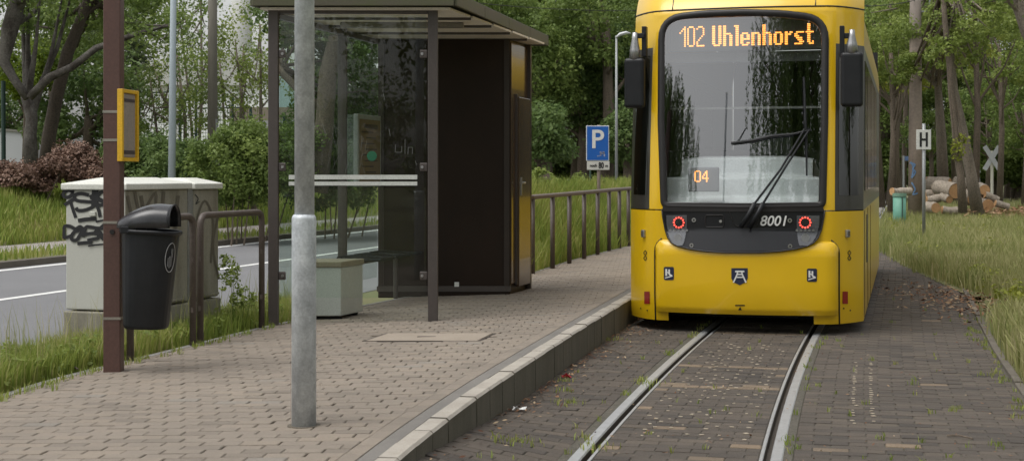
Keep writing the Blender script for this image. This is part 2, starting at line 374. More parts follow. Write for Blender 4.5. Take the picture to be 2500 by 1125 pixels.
for j in range(52, 300):
    for i in range(-60, 30):
        c = U6 * ((i + (j % 3) / 3) * .2 + random.uniform(-.003, .003)) + V6 * (j * .1)
        Y = c[1]; x0, x1 = xb(Y) - .02, kp(Y, BORDER).x
        if c[0] < x0 - .15 or c[0] > x1 + .15 or in_cover(c): continue
        hw, hh = .0968, .0482
        poly = [tuple(c + U6 * a * hw + V6 * b * hh) for a, b in ((-1, -1), (1, -1), (1, 1), (-1, 1))]
        if c[0] + .13 > x1 or c[0] - .13 < x0:
            s = (kx(Y + .05) - kx(Y - .05)) / .1
            poly = clip(poly, (x1 - .004, Y - BORDER * 0), (1, -s)); 
            if len(poly) > 2:
                sb = (xb(Y + .05) - xb(Y - .05)) / .1; poly = clip(poly, (x0, Y), (-1, sb))
            if len(poly) < 3: continue
            area = abs(sum(poly[k][0] * poly[(k + 1) % len(poly)][1] - poly[(k + 1) % len(poly)][0] * poly[k][1] for k in range(len(poly)))) / 2
            if area < .0008: continue
        pieces.append((poly, min(1, max(0, random.gauss(.5, .22))), random.gauss(0, .0012)))
Y = 5.2
while Y < 30:                                          # border course along the kerb
    s = (kx(Y + .01) - kx(Y - .01)) / .02; dY = .2 / math.sqrt(1 + s * s)
    a, b, c, d = kp(Y + .003, -.298), kp(Y + .003, -.206), kp(Y + dY - .003, -.206), kp(Y + dY - .003, -.298)
    pieces.append(([(p.x, p.y) for p in (a, b, c, d)], min(1, max(0, random.gauss(.45, .15))), 0)); Y += dY
lay(pieces, platform, pav_mat, pz)
Ys2 = [5 + i * .4 for i in range(64)]
gs = MB(); gs.grid([[(*kp(Y, -.200)[:2], pz(kp(Y, -.2).x) - .03), (*kp(Y, -.200)[:2], pz(kp(Y, -.2).x) - .001), (*kp(Y, -.118)[:2], pz(kp(Y, -.118).x) - .001), (*kp(Y, -.118)[:2], pz(kp(Y, -.118).x) - .03)] for Y in Ys2], flip=True)
gs.build('gutter_strip', M('gutter_strip', (.185, .172, .155), .9, c2=(.13, .12, .108), scale=3, bump=.4, bscale=220, fine=.25), platform)
kerb = tag(bpy.data.objects.new('kerb', None), 'pale concrete kerb stones along the platform edge', 'kerb', kind='structure'); col.objects.link(kerb)
Y = 5.6
while Y < 30:
    s = (kx(Y + .01) - kx(Y - .01)) / .02; dY = .36 / math.sqrt(1 + s * s); Y1 = Y + dY - .012
    mb = MB(); jz = random.uniform(-.003, .003); jq = random.uniform(-.004, .003)
    def sect(yy):
        t = pz(kp(yy, 0).x) + .004 + jz
        return [Vector((*kp(yy, q + jq)[:2], z)) for q, z in ((-.112, -.08), (-.112, t - .004), (-.106, t), (-.018, t), (-.004, t - .014), (-.006, t - .05), (-.004, -.08))]
    a, b = sect(Y), sect(Y1); n = len(a)
    mb.add(a + b, [(i, (i + 1) % n, n + (i + 1) % n, n + i) for i in range(n)] + [tuple(range(n - 1, -1, -1)), tuple(range(n, 2 * n))])
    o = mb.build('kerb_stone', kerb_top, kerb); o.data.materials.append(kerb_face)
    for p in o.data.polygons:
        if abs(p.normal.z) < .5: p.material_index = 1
    o.data.update(); Y += dY
# paved inspection cover
cv = empty('inspection_cover', (cc.x, cc.y, pz(cc.x)), 'flat rectangular inspection cover with concrete infill set into the platform pavers', 'cover')
fr = MB()
for i in range(4):
    a, b = cover[i], cover[(i + 1) % 4]; m = (a + b) / 2; d = (b - a); L = d.length; d.normalize()
    n_ = Vector((-d.y, d.x, 0)); fr.box(m + n_ * .008 + Vector((0, 0, .0)), (L + .01, .014, .008), ax=(d, n_, Vector((0, 0, 1))))
fr.build('frame', M('cover_frame', (.075, .06, .05), .8), cv)
inner = [c + (cc - c).normalized() * .03 for c in cover]
b = MB(); b.prism([(p.x, p.y) for p in inner], lambda x, y: pz(x) - .03, lambda x, y: pz(x) + .006)
b.build('infill_slab', M('cover_infill', (.33, .28, .225), .9, c2=(.27, .225, .18), scale=3, bump=.5, bscale=250, fine=.2), cv)
b = MB(); b.box(cc + Vector((.0, .02, pz(cc.x) - cc.z + .004)), (.22, .05, .006)); b.build('lifting_slot', M('slot', (.12, .095, .08), .9), cv)

# ------------------------------------------------------------------ track: bed, rails, pavers
track = tag(bpy.data.objects.new('tram_track', None), 'grooved tram rails set in dark paving', 'track', kind='structure'); col.objects.link(track)
YT = [4.5 + .4 * i for i in range(50)] + [25 + 4 * i for i in range(20)]
def tstrip(name, prof, mat, Ylist=YT, parent=track):
    b = MB(); b.grid([[tp(Y, q, z) for q, z in prof] for Y in Ylist], flip=True); return b.build(name, mat, parent)
jb = MB(); jb.grid([[(lambda v: Vector((v.x, v.y, trz(v.x, v.y) - .007)))(tp(Y, q)) for q in (-1.36, -1.1, -.85, -.60)] for Y in YT], flip=True); jb.build('joint_bed', tjoint, track); tstrip('joint_bed', [(-.443, -.007), (.443, -.007)], tjoint); tstrip('joint_bed', [(.62, -.007), (2.10, -.007)], tjoint)
for s in (-1, 1):
    f = (lambda pr: [(q * s, z) for q, z in (pr if s > 0 else pr[::-1])])
    r_ = tstrip('rail', f([(.442, -.06), (.442, -.001), (.458, .001), (.462, -.004), (.468, -.045), (.497, -.045), (.500, -.008), (.506, .001), (.560, .002), (.566, -.004), (.566, -.06)][::1]), steel)
    r_.data.materials.append(steel_dark)
    k = 10
    for i, p in enumerate(r_.data.polygons):
        if (i % k) in ((3, 4, 5) if s > 0 else (4, 5, 6)): p.material_index = 1
    tstrip('rail_grout', f([(.560, -.006), (.618, -.004)]), M('rail_grout%d' % s, (.10, .088, .073), .95, c2=(.06, .056, .038), scale=9, amt=.6, bump=1, bscale=70, fine=.4))
pieces = []; bands = ((-1.30, -.618), (-.439, .439), (.62, 2.07))
for j in range(430):
    Y = 4.6 + j * .0985
    if Y > 40: break
    odd = random.random() < .045; oddmid = random.random() < .06
    for bi, (q0, q1) in enumerate(bands):
        q = q0 + ((j % 2) * .1 - .1)
        while q < q1 - .02:
            a, b2 = max(q, q0) + .003, min(q + .2, q1) - .003; q += .2
            if b2 - a < .03: continue
            tone = min(.8, max(0, random.gauss(.4, .2)))
            if random.random() < (.03 if bi == 1 else .008) or (oddmid and bi == 1): tone = random.uniform(.9, 1)
            sl = tslope(Y); h = .047 / math.sqrt(1 + sl * sl) * 1.0
            poly = [(p.x, p.y) for p in (tp(Y, a), tp(Y, b2), tp(Y + .0945, b2), tp(Y + .0945, a))]
            pieces.append((poly, tone, random.gauss(-.001, .0014)))
lay(pieces, track, trk_mat, trz)
edging_m = M('edging_dirty', (.15, .13, .11), .95, c2=(.08, .07, .05), scale=4, bump=.5)
Y = 5
while Y < 19.6:
    b = MB(); P = [tp(Y + .004, 2.09), tp(Y + .004, 2.15), tp(Y + .99, 2.15), tp(Y + .99, 2.09)]
    b.prism([(p.x, p.y) for p in P], -.1, .02 + random.uniform(-.008, .008)); b.build('edging_stone', edging_m, track, bevel=.008); Y += 1.0

# ------------------------------------------------------------------ the tram
TF = Vector((2.185, 13.8, 0)); HW = 1.15
tram = empty('tram', TF, 'yellow tram with black windscreen surround standing at the platform', 'tram')
def TW(x, y, z): return TF + TR * x + TD * y + Vector((0, 0, z))
def Dep(x, z):
    a = abs(x); d = .085 * (min(a, .8) / .8) ** 2
    if a > .8: u = a - .8; d += .21 * u + 2.9 * u * u
    if z > 1.2: d += .27 * ((z - 1.2) / 1.9) ** 1.25
    if z > 3.12: d += 1.3 * (z - 3.12) ** 1.6
    if z < .5: d += .05 * ((.5 - z) / .4) ** 2
    return d
def Nrm(x, z):
    e = .01; gx = (Dep(x + e, z) - Dep(x - e, z)) / (2 * e); gzz = (Dep(x, z + e) - Dep(x, z - e)) / (2 * e)
    return (TR * gx + Vector((0, 0, gzz)) - TD).normalized()
def S(x, z, off=0.):
    return TW(x, Dep(x, z), z) + Nrm(x, z) * off
def inv(px, py):
    """pixel of the photograph -> (x, z) on the tram's front skin"""
    d = ray(px, py); lo, hi = 12.5, 16.
    for _ in range(40):
        m = (lo + hi) / 2; p = EYE + d * m - TF; x = max(-HW, min(HW, p.dot(TR))); y = p.dot(TD)
        if y < Dep(x, p.z): lo = m
        else: hi = m
    return max(-HW, min(HW, p.dot(TR))), p.z
def rowspatch(name, rows, mat, off=0., nx=24, ny=24, parent=tram, px=True, smooth=True, solid=0.):
    """rows: (py, pxl, pxr) in photograph pixels or (z, xl, xr); draped on the front skin"""
    if px:
        R_ = []
        for py, a, b in rows: (xa, za), (xc, zc) = inv(a, py), inv(b, py); R_.append(((za + zc) / 2, xa, xc, za, zc))
    else: R_ = [(z, a, b, z, z) for z, a, b in rows]
    t = np.linspace(0, len(R_) - 1, ny); P = []
    for u in t:
        i = min(int(u), len(R_) - 2); f = u - i; q = [R_[i][k] * (1 - f) + R_[i + 1][k] * f for k in range(5)]
        P.append([S(q[1] + (q[2] - q[1]) * j / (nx - 1), q[3] + (q[4] - q[3]) * j / (nx - 1), off(q[1] + (q[2] - q[1]) * j / (nx - 1), q[0]) if callable(off) else off) for j in range(nx)])
    b = MB(); b.grid(P); o = b.build(name, mat, parent, smooth=smooth)
    if (o.data.polygons[0].normal.dot(-TD) if len(o.data.polygons) else 1) < 0: o.data.flip_normals()
    if solid: md = o.modifiers.new('solid', 'SOLIDIFY'); md.thickness = solid; md.offset = -1
    return o
def seam(name, pts, r, mat, off=.002, parent=tram, px=True, closed=False, n=6):
    P = [S(*(inv(*p) if px else p), off) for p in pts]
    Q = []
    for a, b in zip(P[:-1], P[1:]):
        Q += [a.lerp(b, k / 4) for k in range(4)]
    Q.append(P[-1])
    b = MB(); b.tube(Q, r, n); return b.build(name, mat, parent, smooth=True)
# windscreen opening, its rubber and the glass
def rounded(pts, rad, n=7):
    out = []; m = len(pts)
    for i in range(m):
        p, a, b = Vector(pts[i]), Vector(pts[i - 1]), Vector(pts[(i + 1) % m])
        r = min(rad[i], (a - p).length * .49, (b - p).length * .49); s, e = p + (a - p).normalized() * r, p + (b - p).normalized() * r
        for k in range(n):
            t = k / (n - 1); out.append(tuple((1 - t) ** 2 * s + 2 * t * (1 - t) * p + t * t * e))
    return out
wl = rounded([(1614, 300), (1615, 46), (1720, 34), (1815, 31), (1910, 34), (2015, 46), (2013, 300), (2008, 502), (1815, 505), (1621, 502)], [5, 60, 20, 20, 20, 60, 5, 14, 20, 14])
def dense(L, step=10):
    out = []
    for i in range(len(L)):
        a, b = Vector(L[i]), Vector(L[(i + 1) % len(L)]); k = max(1, int((b - a).length / step)); out += [tuple(a.lerp(b, j / k)) for j in range(k)]
    return out
wld = dense(wl); ws = [inv(*p) for p in wld]
fr = MB(); fr.loop_sweep([S(x, z) for x, z in ws], [(-.036, -.02), (-.034, .008), (-.012, .022), (.012, .018), (.034, .004), (.036, -.02)], [Nrm(x, z) for x, z in ws])
fr.build('windscreen_frame', rubber, tram, smooth=True)
zs = np.linspace(min(z for x, z in ws) - .005, max(z for x, z in ws) + .005, 40)
def span(z, L):
    xs = []
    for i in range(len(L)):
        (x0, z0), (x1, z1) = L[i], L[(i + 1) % len(L)]
        if (z0 - z) * (z1 - z) < 0: xs.append(x0 + (x1 - x0) * (z - z0) / (z1 - z0))
    return (min(xs), max(xs)) if len(xs) > 1 else None
gr = []
for z in zs:
    q = span(z, ws)
    if q: gr.append((z, *q))
rowspatch('windscreen', gr, wind_glass, .0, 30, 44, px=False)
# yellow pillars and header: grid cells outside the windscreen loop, inside the band
def shell(name, z0, z1, xfun, mat, nz=40, nx=16, off=0., parent=tram):
    P = []
    for z in np.linspace(z0, z1, nz):
        a, b = xfun(z); P.append([S(a + (b - a) * k / (nx - 1), z, off) for k in range(nx)])
    b = MB(); b.grid(P); return b.build(name, mat, parent, smooth=True)
zt = max(z for x, z in ws); zb = min(z for x, z in ws)
def wspan(z):
    q = span(z, ws); return q if q else (-.02, .02)
WT = 2.80                                              # top of the side window band
shell('front_pillar', zb - .03, zt - .002, lambda z: (-.895, wspan(z)[0] if z > zb else wspan(zb + .01)[0]), yellow)
shell('front_pillar', zb - .03, zt - .002, lambda z: (wspan(z)[1] if z > zb else wspan(zb + .01)[1], .895), yellow)
shell('header_panel', zt - .002, zt + .045, lambda z: (-.895, .895), yellow, 6, 40)
shell('cab_corner', WT, zt + .045, lambda z: (-HW, -.895), yellow, 10, 14); shell('cab_corner', WT, zt + .045, lambda z: (.895, HW), yellow, 10, 14)
shell('roof_fairing', zt + .05, 3.62, lambda z: (-HW, HW), yellow, 24, 50)
seam('roof_seam', [(x, zt + .048) for x in np.linspace(-HW, HW, 30)], .008, rubber, .002, px=False)
for x in (-.70, .70): seam('roof_seam', [(x, zt + .05), (x, 3.3), (x, 3.55)], .006, rubber, .002, px=False)
# cab side windows on the tapering corners
for s in (-1, 1):
    sf = shell('cab_window_frame', 1.19, WT, lambda z: (s * .895, s * HW) if s > 0 else (-HW, -.895), M('window_band%d' % s, (.045, .042, .035), .3, c2=(.035, .033, .03), coat=.3), 20, 14)
    a, b = (.925, 1.10)
    g = shell('cab_window', 1.33, WT - .08, lambda z: (s * a, s * b) if s > 0 else (-b, -a), side_glass, 16, 12, off=.006, parent=sf)
# lower corner panels, bumper, lamp mask
for s in (-1, 1):
    shell('corner_panel', .10, 1.18, lambda z: (.70, HW) if s > 0 else (-HW, -.70), yellow, 24, 20)
    b = MB(); P = [[S(x, z, -.0) if k == 0 else S(x, z, 0) + TD * .16 + Vector((0, 0, .0)) for k, z in ((0, .10), (1, .13))] for x in (np.linspace(.86, HW, 12) if s > 0 else np.linspace(-HW, -.86, 12))]
    b.grid(P); b.build('skirt_edge', yellow, tram, smooth=True)
xl, _ = inv(1601, 700); xr, _ = inv(2046, 700)
zbt = inv(1810, 764)[1]; ztop = inv(1810, 590)[1]
def boff(x, z):
    e = min(1, max(0, (ztop + .02 - z) / .17)); e = math.sqrt(max(0, 1 - (1 - e) ** 2)); sd = min(1, max(0, min(x - xl, xr - x) / .12)); sd = math.sqrt(max(0, 1 - (1 - sd) ** 2))
    lo = min(1, max(0, (z - zbt) / .05)); return -.03 + .10 * e * (.35 + .65 * sd) * (.8 + .2 * lo)
br = []
for z in np.linspace(zbt, ztop + .02, 40):
    k = max(0, (z - (ztop - .10)) / .12); inset = .07 * k ** 2.2; br.append((z, xl + inset, xr - inset))
rowspatch('bumper', br, yellow, boff, 60, 50, px=False)
b = MB(); b.grid([[S(x, zbt, boff(x, zbt)), S(x, zbt, boff(x, zbt)) + TD * .5] for x in np.linspace(xl, xr, 20)]); b.build('bumper_underside', dark_void, tram)
for a_, x0, sg in ((1601, xl, -1), (2046, xr, 1)):
    P = [S(x0 + sg * .008 - sg * .07 * max(0, (z - (ztop - .10)) / .12) ** 2.2, z, .004) for z in np.linspace(.10, ztop + .02, 20)]
    bb = MB(); bb.tube(P, .007, 6); bb.build('panel_seam', rubber, tram, smooth=True)
mask_rows = [(513, 1617, 2013), (530, 1619, 2011), (560, 1625, 2005), (580, 1634, 1996), (592, 1645, 1985), (600, 1661, 1969), (607, 1690, 1940), (612, 1726, 1904), (615.5, 1775, 1855)]
mask = rowspatch('lamp_panel', mask_rows, black_gloss, lambda x, z: .012 + .075 * min(1, max(0, (1.0 - z) / .2)), 50, 40)
def moff(z): return .012 + .075 * min(1, max(0, (1.0 - z) / .2))
bp = [(a, y) for y, a, b_ in mask_rows] + [(b_, y) for y, a, b_ in mask_rows[::-1]]
P = [S(x, z, moff(z)) for x, z in (inv(*p) for p in bp)]; bb = MB(); bb.tube(P, .007, 6); bb.build('panel_gasket', rubber, tram, smooth=True)
rowspatch('windscreen_sill', [(496, 1622, 2006), (516, 1617, 2012)], rubber, .018, 40, 6)
# tail lamps
lampbody = M('lamp_reflector', (.11, .115, .125), .35, .2, c2=(.08, .08, .085), scale=6)
def disc(name, px, py, r, mat, off, parent, n=20, h=.004, ri=0.):
    x, z = inv(px, py); o = S(x, z, off); N = Nrm(x, z); X = TR.copy(); X = (X - N * X.dot(N)).normalized(); Yv = N.cross(X)
    b = MB()
    if ri:
        prof = [(ri, 0), (ri, h), (r, h), (r, 0)]
        vs = [o + X * (q * math.cos(2 * math.pi * k / n)) + Yv * (q * math.sin(2 * math.pi * k / n)) + N * hh for k in range(n) for q, hh in prof]
        b.add(vs, [(k * 4 + j, k * 4 + (j + 1) % 4, ((k + 1) % n) * 4 + (j + 1) % 4, ((k + 1) % n) * 4 + j) for k in range(n) for j in range(4)])
    else:
        vs = [o + X * (r * math.cos(2 * math.pi * k / n)) + Yv * (r * math.sin(2 * math.pi * k / n)) + N * hh for hh in (0, h) for k in range(n)]
        b.add(vs, [(k, (k + 1) % n, n + (k + 1) % n, n + k) for k in range(n)] + [tuple(range(n, 2 * n))])
    return b.build(name, mat, parent, smooth=False)
mo2 = lambda d: (lambda x, z: moff(z) + d)
for cx, rows in ((1659, [(525, 1628, 1678), (550, 1629, 1678), (575, 1636, 1677), (590, 1646, 1675), (598, 1658, 1672)]),
                 (1965, [(526, 1945, 2000), (550, 1945, 1999), (575, 1946, 1992), (590, 1948, 1982), (598, 1950, 1970)])):
    tl = rowspatch('tail_lamp', rows, lampbody, mo2(.004), 14, 14)
    disc('lamp_bowl', cx, 580, .040, alu, .045, tl, 24, .012); disc('ring_housing', cx, 543, .060, plastic_blk, .018, tl, 24, .006)
    x0, z0 = inv(cx, 543)
    for k in range(12):
        a = 2 * math.pi * k / 12; p = S(x0 + .049 * math.cos(a), z0 + .049 * math.sin(a), .027); bb = MB(); bb.box(p, (.017, .008, .017), ax=(TR, TD, Vector((0, 0, 1)))); bb.build('red_diode', red_led, tl, bevel=.004)
    for k in range(5): disc('small_diode', cx - 20 + 10 * k, 562, .012, alu, .025, tl, 10, .005)
    lens = rowspatch('lens_cover', rows, lens_glass, mo2(.032), 10, 10, parent=tl)
for px_, py_ in ((1695, 537), (1693, 598), (1928, 538), (1928, 600)):
    o_ = disc('panel_bolt', px_, py_, .021, chrome, moff(inv(px_, py_)[1]) + .002, tram, 16, .006, .010)
def outline(name, pts, r, mat, parent=tram, off=.004):
    P = [S(x, z, moff(z) + off) for x, z in (inv(*p) for p in pts)]; P.append(P[0]); b = MB(); b.tube(P, r, 6); return b.build(name, mat, parent)
outline('access_hatch', rounded([(1723, 525), (1767, 525), (1767, 554), (1723, 554)], [5] * 4, 4), .005, rubber)
disc('hatch_lock', 1760, 540, .014, chrome, .016, tram, 12, .005)
outline('wiper_recess', rounded([(1781, 516), (1853, 516), (1850, 553), (1795, 553)], [4, 4, 10, 14], 5), .004, rubber)
x, z = inv(1888, 540)
textmesh('fleet_number', '8001', .135, white_flat, tram, S(x, z, moff(z) + .004), S(x + .1, z) - S(x - .1, z), S(x, z + .04, moff(z + .04)) - S(x, z - .04, moff(z - .04)), .22, .002, width=.25, lift=.010)
# emblem, stickers and small fittings on the yellow
def quadpatch(name, pts, mat, off, parent=tram, th=.002):
    P = [S(x, z, boff(x, z) + off if xl < x < xr else off) for x, z in (inv(*p) for p in pts)]
    n = len(P); b = MB(); b.add(P, [tuple(range(n))]); o = b.build(name, mat, parent)
    if o.data.polygons[0].normal.dot(TD) > 0: o.data.flip_normals()
    return o
def stroke(mb, pts, wpx, off):
    for a, b in zip(pts[:-1], pts[1:]):
        a, b = Vector(a), Vector(b); d = (b - a).normalized(); n_ = Vector((-d.y, d.x)) * wpx / 2
        P = [S(x, z, (boff(x, z) if xl < x < xr else 0) + off) for x, z in (inv(*q) for q in (a + n_, b + n_, b - n_, a - n_))]; mb.add(P, [(0, 1, 2, 3)])
em = quadpatch('emblem', [(1788, 653), (1827, 653), (1827, 678), (1822, 687), (1808, 694), (1793, 687), (1788, 678)], navy, .004)
b = MB(); stroke(b, [(1797, 661), (1819, 661)], 4, .007); stroke(b, [(1803, 662), (1802, 668), (1793, 688)], 3.5, .008); stroke(b, [(1813, 662), (1814, 668), (1823, 688)], 3.5, .008); stroke(b, [(1801, 668), (1815, 668)], 3, .009); stroke(b, [(1799, 675), (1817, 675)], 3, .0095)
b.build('emblem_mark', white_flat, em)
for cx, cy in ((1639, 666), (1980, 670)):
    st = quadpatch('ramp_sticker', rounded([(cx - 12, cy - 16), (cx + 12, cy - 16), (cx + 12, cy + 16), (cx - 12, cy + 16)], [4] * 4, 4), navy, .004)
    b = MB(); stroke(b, [(cx - 6, cy - 11), (cx - 6, cy + 6)], 4.5, .007); stroke(b, [(cx + 1, cy - 10), (cx + 1, cy + 2), (cx + 8, cy + 6)], 4, .0075); stroke(b, [(cx - 5, cy - 3), (cx + 2, cy - 1)], 3, .008); stroke(b, [(cx - 9, cy + 11), (cx + 9, cy + 6)], 2.5, .0085)
    b.build('sticker_symbol', white_flat, st)
b = MB(); stroke(b, [(1797, 741), (1820, 741)], 3, .005); b.build('jacking_mark', plastic_blk, tram)
quadpatch('jacking_mark', [(1809, 744), (1813, 752), (1804, 752)], plastic_blk, .005)
redref = M('red_reflector', (.30, .02, .015), .3, coat=.4)
for px_, s in ((1573, -1), (2067, 1)):
    x, z = inv(px_, 570); bb = MB(); bb.box(S(x, z, .012), (.05, .03, .075), ax=(Nrm(x, z).cross(Vector((0, 0, 1))), Nrm(x, z), Vector((0, 0, 1)))); mk = bb.build('side_marker', alu, tram, bevel=.008)
    b = MB(); b.box(S(x, z, .029), (.028, .006, .045), ax=(Nrm(x, z).cross(Vector((0, 0, 1))), Nrm(x, z), Vector((0, 0, 1)))); b.build('marker_lens', M('marker_lens%d' % s, (.12, .1, .08), .2), mk)
    x, z = inv(px_ + (7 if s < 0 else -5), 726); quadpatch('red_reflector', [(px_ + (1 if s < 0 else -11), 711), (px_ + (14 if s < 0 else 2), 711), (px_ + (14 if s < 0 else 2), 741), (px_ + (1 if s < 0 else -11), 741)], redref, .006)
    b = MB(); c0 = px_ + (3 if s < 0 else 6)
    for cy in (617, 630): stroke(b, [(c0, cy - 6), (c0 + 4, cy), (c0, cy + 6), (c0 - 4, cy), (c0, cy - 6)], 1.8, .004)
    b.build('coupling_symbol', plastic_blk, tram)
    for k in ((px_ + 8, 757), (px_ - 8, 752)): disc('panel_screw', *k, .008, plastic_blk, .003, tram, 8)
# body sides, roof, floor
LEN = 9.5; y0 = Dep(HW, 1.0)
for s in (-1, 1):
    def sidep(y, z): return TW(s * (HW - (.10 * max(0, (z - 2.9) / .5) ** 2)), y, z)
    for nm, za, zc, mt in (('side_panel', .10, 1.185, yellow), ('side_upper', WT, 3.3, yellow)):
        b = MB(); b.grid([[sidep(max(Dep(HW, z), y0) if k == 0 else LEN, z) for k in (0, 1)] for z in np.linspace(za, zc, 8)], flip=s < 0); b.build(nm, mt, tram, smooth=True)
    b = MB(); b.grid([[sidep(Dep(HW, z) if k == 0 else LEN, z) for k in (0, 1)] for z in np.linspace(1.185, WT, 6)], flip=s < 0); band = b.build('window_band', M('side_band%d' % s, (.05, .046, .035), .3, coat=.3), tram)
    for ya, yc in ((.95, 1.55), (1.75, 3.4), (3.55, 5.2), (5.35, 7.0)):
        bb = MB(); bb.box(TW(s * (HW + .004), (ya + yc) / 2, 2.02), (.008, yc - ya, 1.30), ax=(TR, TD, Vector((0, 0, 1)))); bb.build('side_window', M('dark_glass', (.012, .013, .011), .06, coat=.5), band)
    bb = MB()
    for yj in (.88, 2.2, 3.5): bb.box(TW(s * (HW + .001), yj, .64), (.006, .012, 1.06), ax=(TR, TD, Vector((0, 0, 1))))
    bb.build('panel_joint', rubber, tram)
vent = MB(); vent.box(TW(HW + .004, 1.75, .86), (.01, .22, .50), ax=(TR, TD, Vector((0, 0, 1)))); vent.build('side_vent', M('vent_grey', (.14, .13, .11), .5), tram)
b = MB(); b.grid([[TW(x, y, 3.3 + .22 * (1 - (x / 1.1) ** 4)) for x in np.linspace(-1.09, 1.09, 14)] for y in (1.0, LEN)]); b.build('roof', M('roof_grey', (.3, .3, .3), .6), tram, smooth=True)
b = MB(); b.box(TW(0, LEN / 2 + .6, .36), (2.1, LEN - .6, .12), ax=(TR, TD, Vector((0, 0, 1)))); b.build('underframe', dark_void, tram)
b = MB(); b.box(TW(0, LEN, 1.8), (2.26, .1, 3.3), ax=(TR, TD, Vector((0, 0, 1)))); b.build('rear_bulkhead', dark_void, tram)
for yy in (1.9, 3.6):
    for s in (-1, 1):
        b = MB(); c = TW(s * .53, yy, .30); b.tube([c - TR * .06, c + TR * .06], .29, 24); wh = b.build('wheel', M('wheel_steel', (.08, .075, .07), .5, .6), tram)
        b = MB(); b.tube([c + TR * (s * .061), c + TR * (s * .08)], .13, 16); b.build('hub', dark_void, wh)
b = MB(); b.box(TW(0, 2.75, .42), (1.9, 2.6, .34), ax=(TR, TD, Vector((0, 0, 1)))); b.build('bogie_frame', dark_void, tram, bevel=.03)
b = MB(); b.tube([TW(.55, .5, .28), TW(.55, .5, .10)], .018, 8); b.box(TW(0, .65, .15), (1.5, .05, .10), ax=(TR, TD, Vector((0, 0, 1)))); b.build('track_guard', dark_void, tram)
# open plug door leaf on the platform side
dl = MB(); c = TW(-HW - .055, 1.9, 1.25); dl.box(c, (.035, .9, 2.0), ax=(TR, TD, Vector((0, 0, 1)))); dl = dl.build('door', M('door_frame', (.33, .27, .10), .4), tram, bevel=.01)
b = MB(); b.box(c - TR * .003, (.037, .72, 1.5), ax=(TR, TD, Vector((0, 0, 1)))); b.build('door_glass', M('door_glass', (.03, .035, .03), .08), dl)
# mirrors
for px_, py0, py1, cone0, Y, hwid in ((1550, 143, 264, 80, 14.25, 50), (2080, 128, 261, 73, 13.72, 54)):
    top, bot = at(px_, py0, Y), at(px_, py1, Y); wd = hwid / FPX * Y
    b = MB(); b.box((top + bot) / 2, (wd, .12, (top - bot).length), ax=(TR, TD, Vector((0, 0, 1)))); mr = b.build('wing_mirror', plastic_blk, tram, bevel=.035, seg=4)
    b = MB(); b.tube([at(px_, py0 + 3, Y), at(px_, py0 - 20, Y), at(px_, cone0 + 15, Y), at(px_, cone0, Y)], [.058, .05, .03, .026], 14); b.build('mirror_stem', alu, mr, smooth=True)
    sgn = 1 if px_ < 1800 else -1
    b = MB(); a_ = at(px_ + sgn * 24, 65, Y + .05); b.box((a_ + at(px_ + sgn * 24, 140, Y + .05)) / 2, (.045, .10, .30), ax=(TR, TD, Vector((0, 0, 1)))); b.box(at(px_ + sgn * 10, 88, Y + .02), (.12, .05, .05), ax=(TR, TD, Vector((0, 0, 1)))); b.build('mirror_bracket', plastic_blk, mr, bevel=.006)
# wipers
def SO(px, py, off): x, z = inv(px, py); return S(x, z, off)
for a_, kk in ((1822, 0), (1842, 8)):
    b = MB(); b.tube([SO(a_ - 13, 553 + kk * .2, .05), SO(a_ + 5, 528, .07), SO(a_ + 22, 497, .08)], [.024, .026, .022], 10); arm = b.build('wiper_arm', plastic_blk, tram, smooth=True)
    b = MB(); b.tube([SO(a_ + 22, 497, .08), SO(1906 + kk, 415, .07), SO(1963 + kk * 1.5, 318, .06)], .011, 8); b.build('wiper_rod', plastic_blk, arm)
b = MB(); b.tube([SO(1962, 190, .03), SO(1965, 300, .045), SO(1968, 345, .03), SO(1969, 430, .025)], [.009, .013, .011, .008], 8); b.box(SO(1970, 320, .06), (.07, .015, .02), ax=(TR, TD, Vector((0, 0, 1)))); b.build('wiper_blade', plastic_blk, tram)
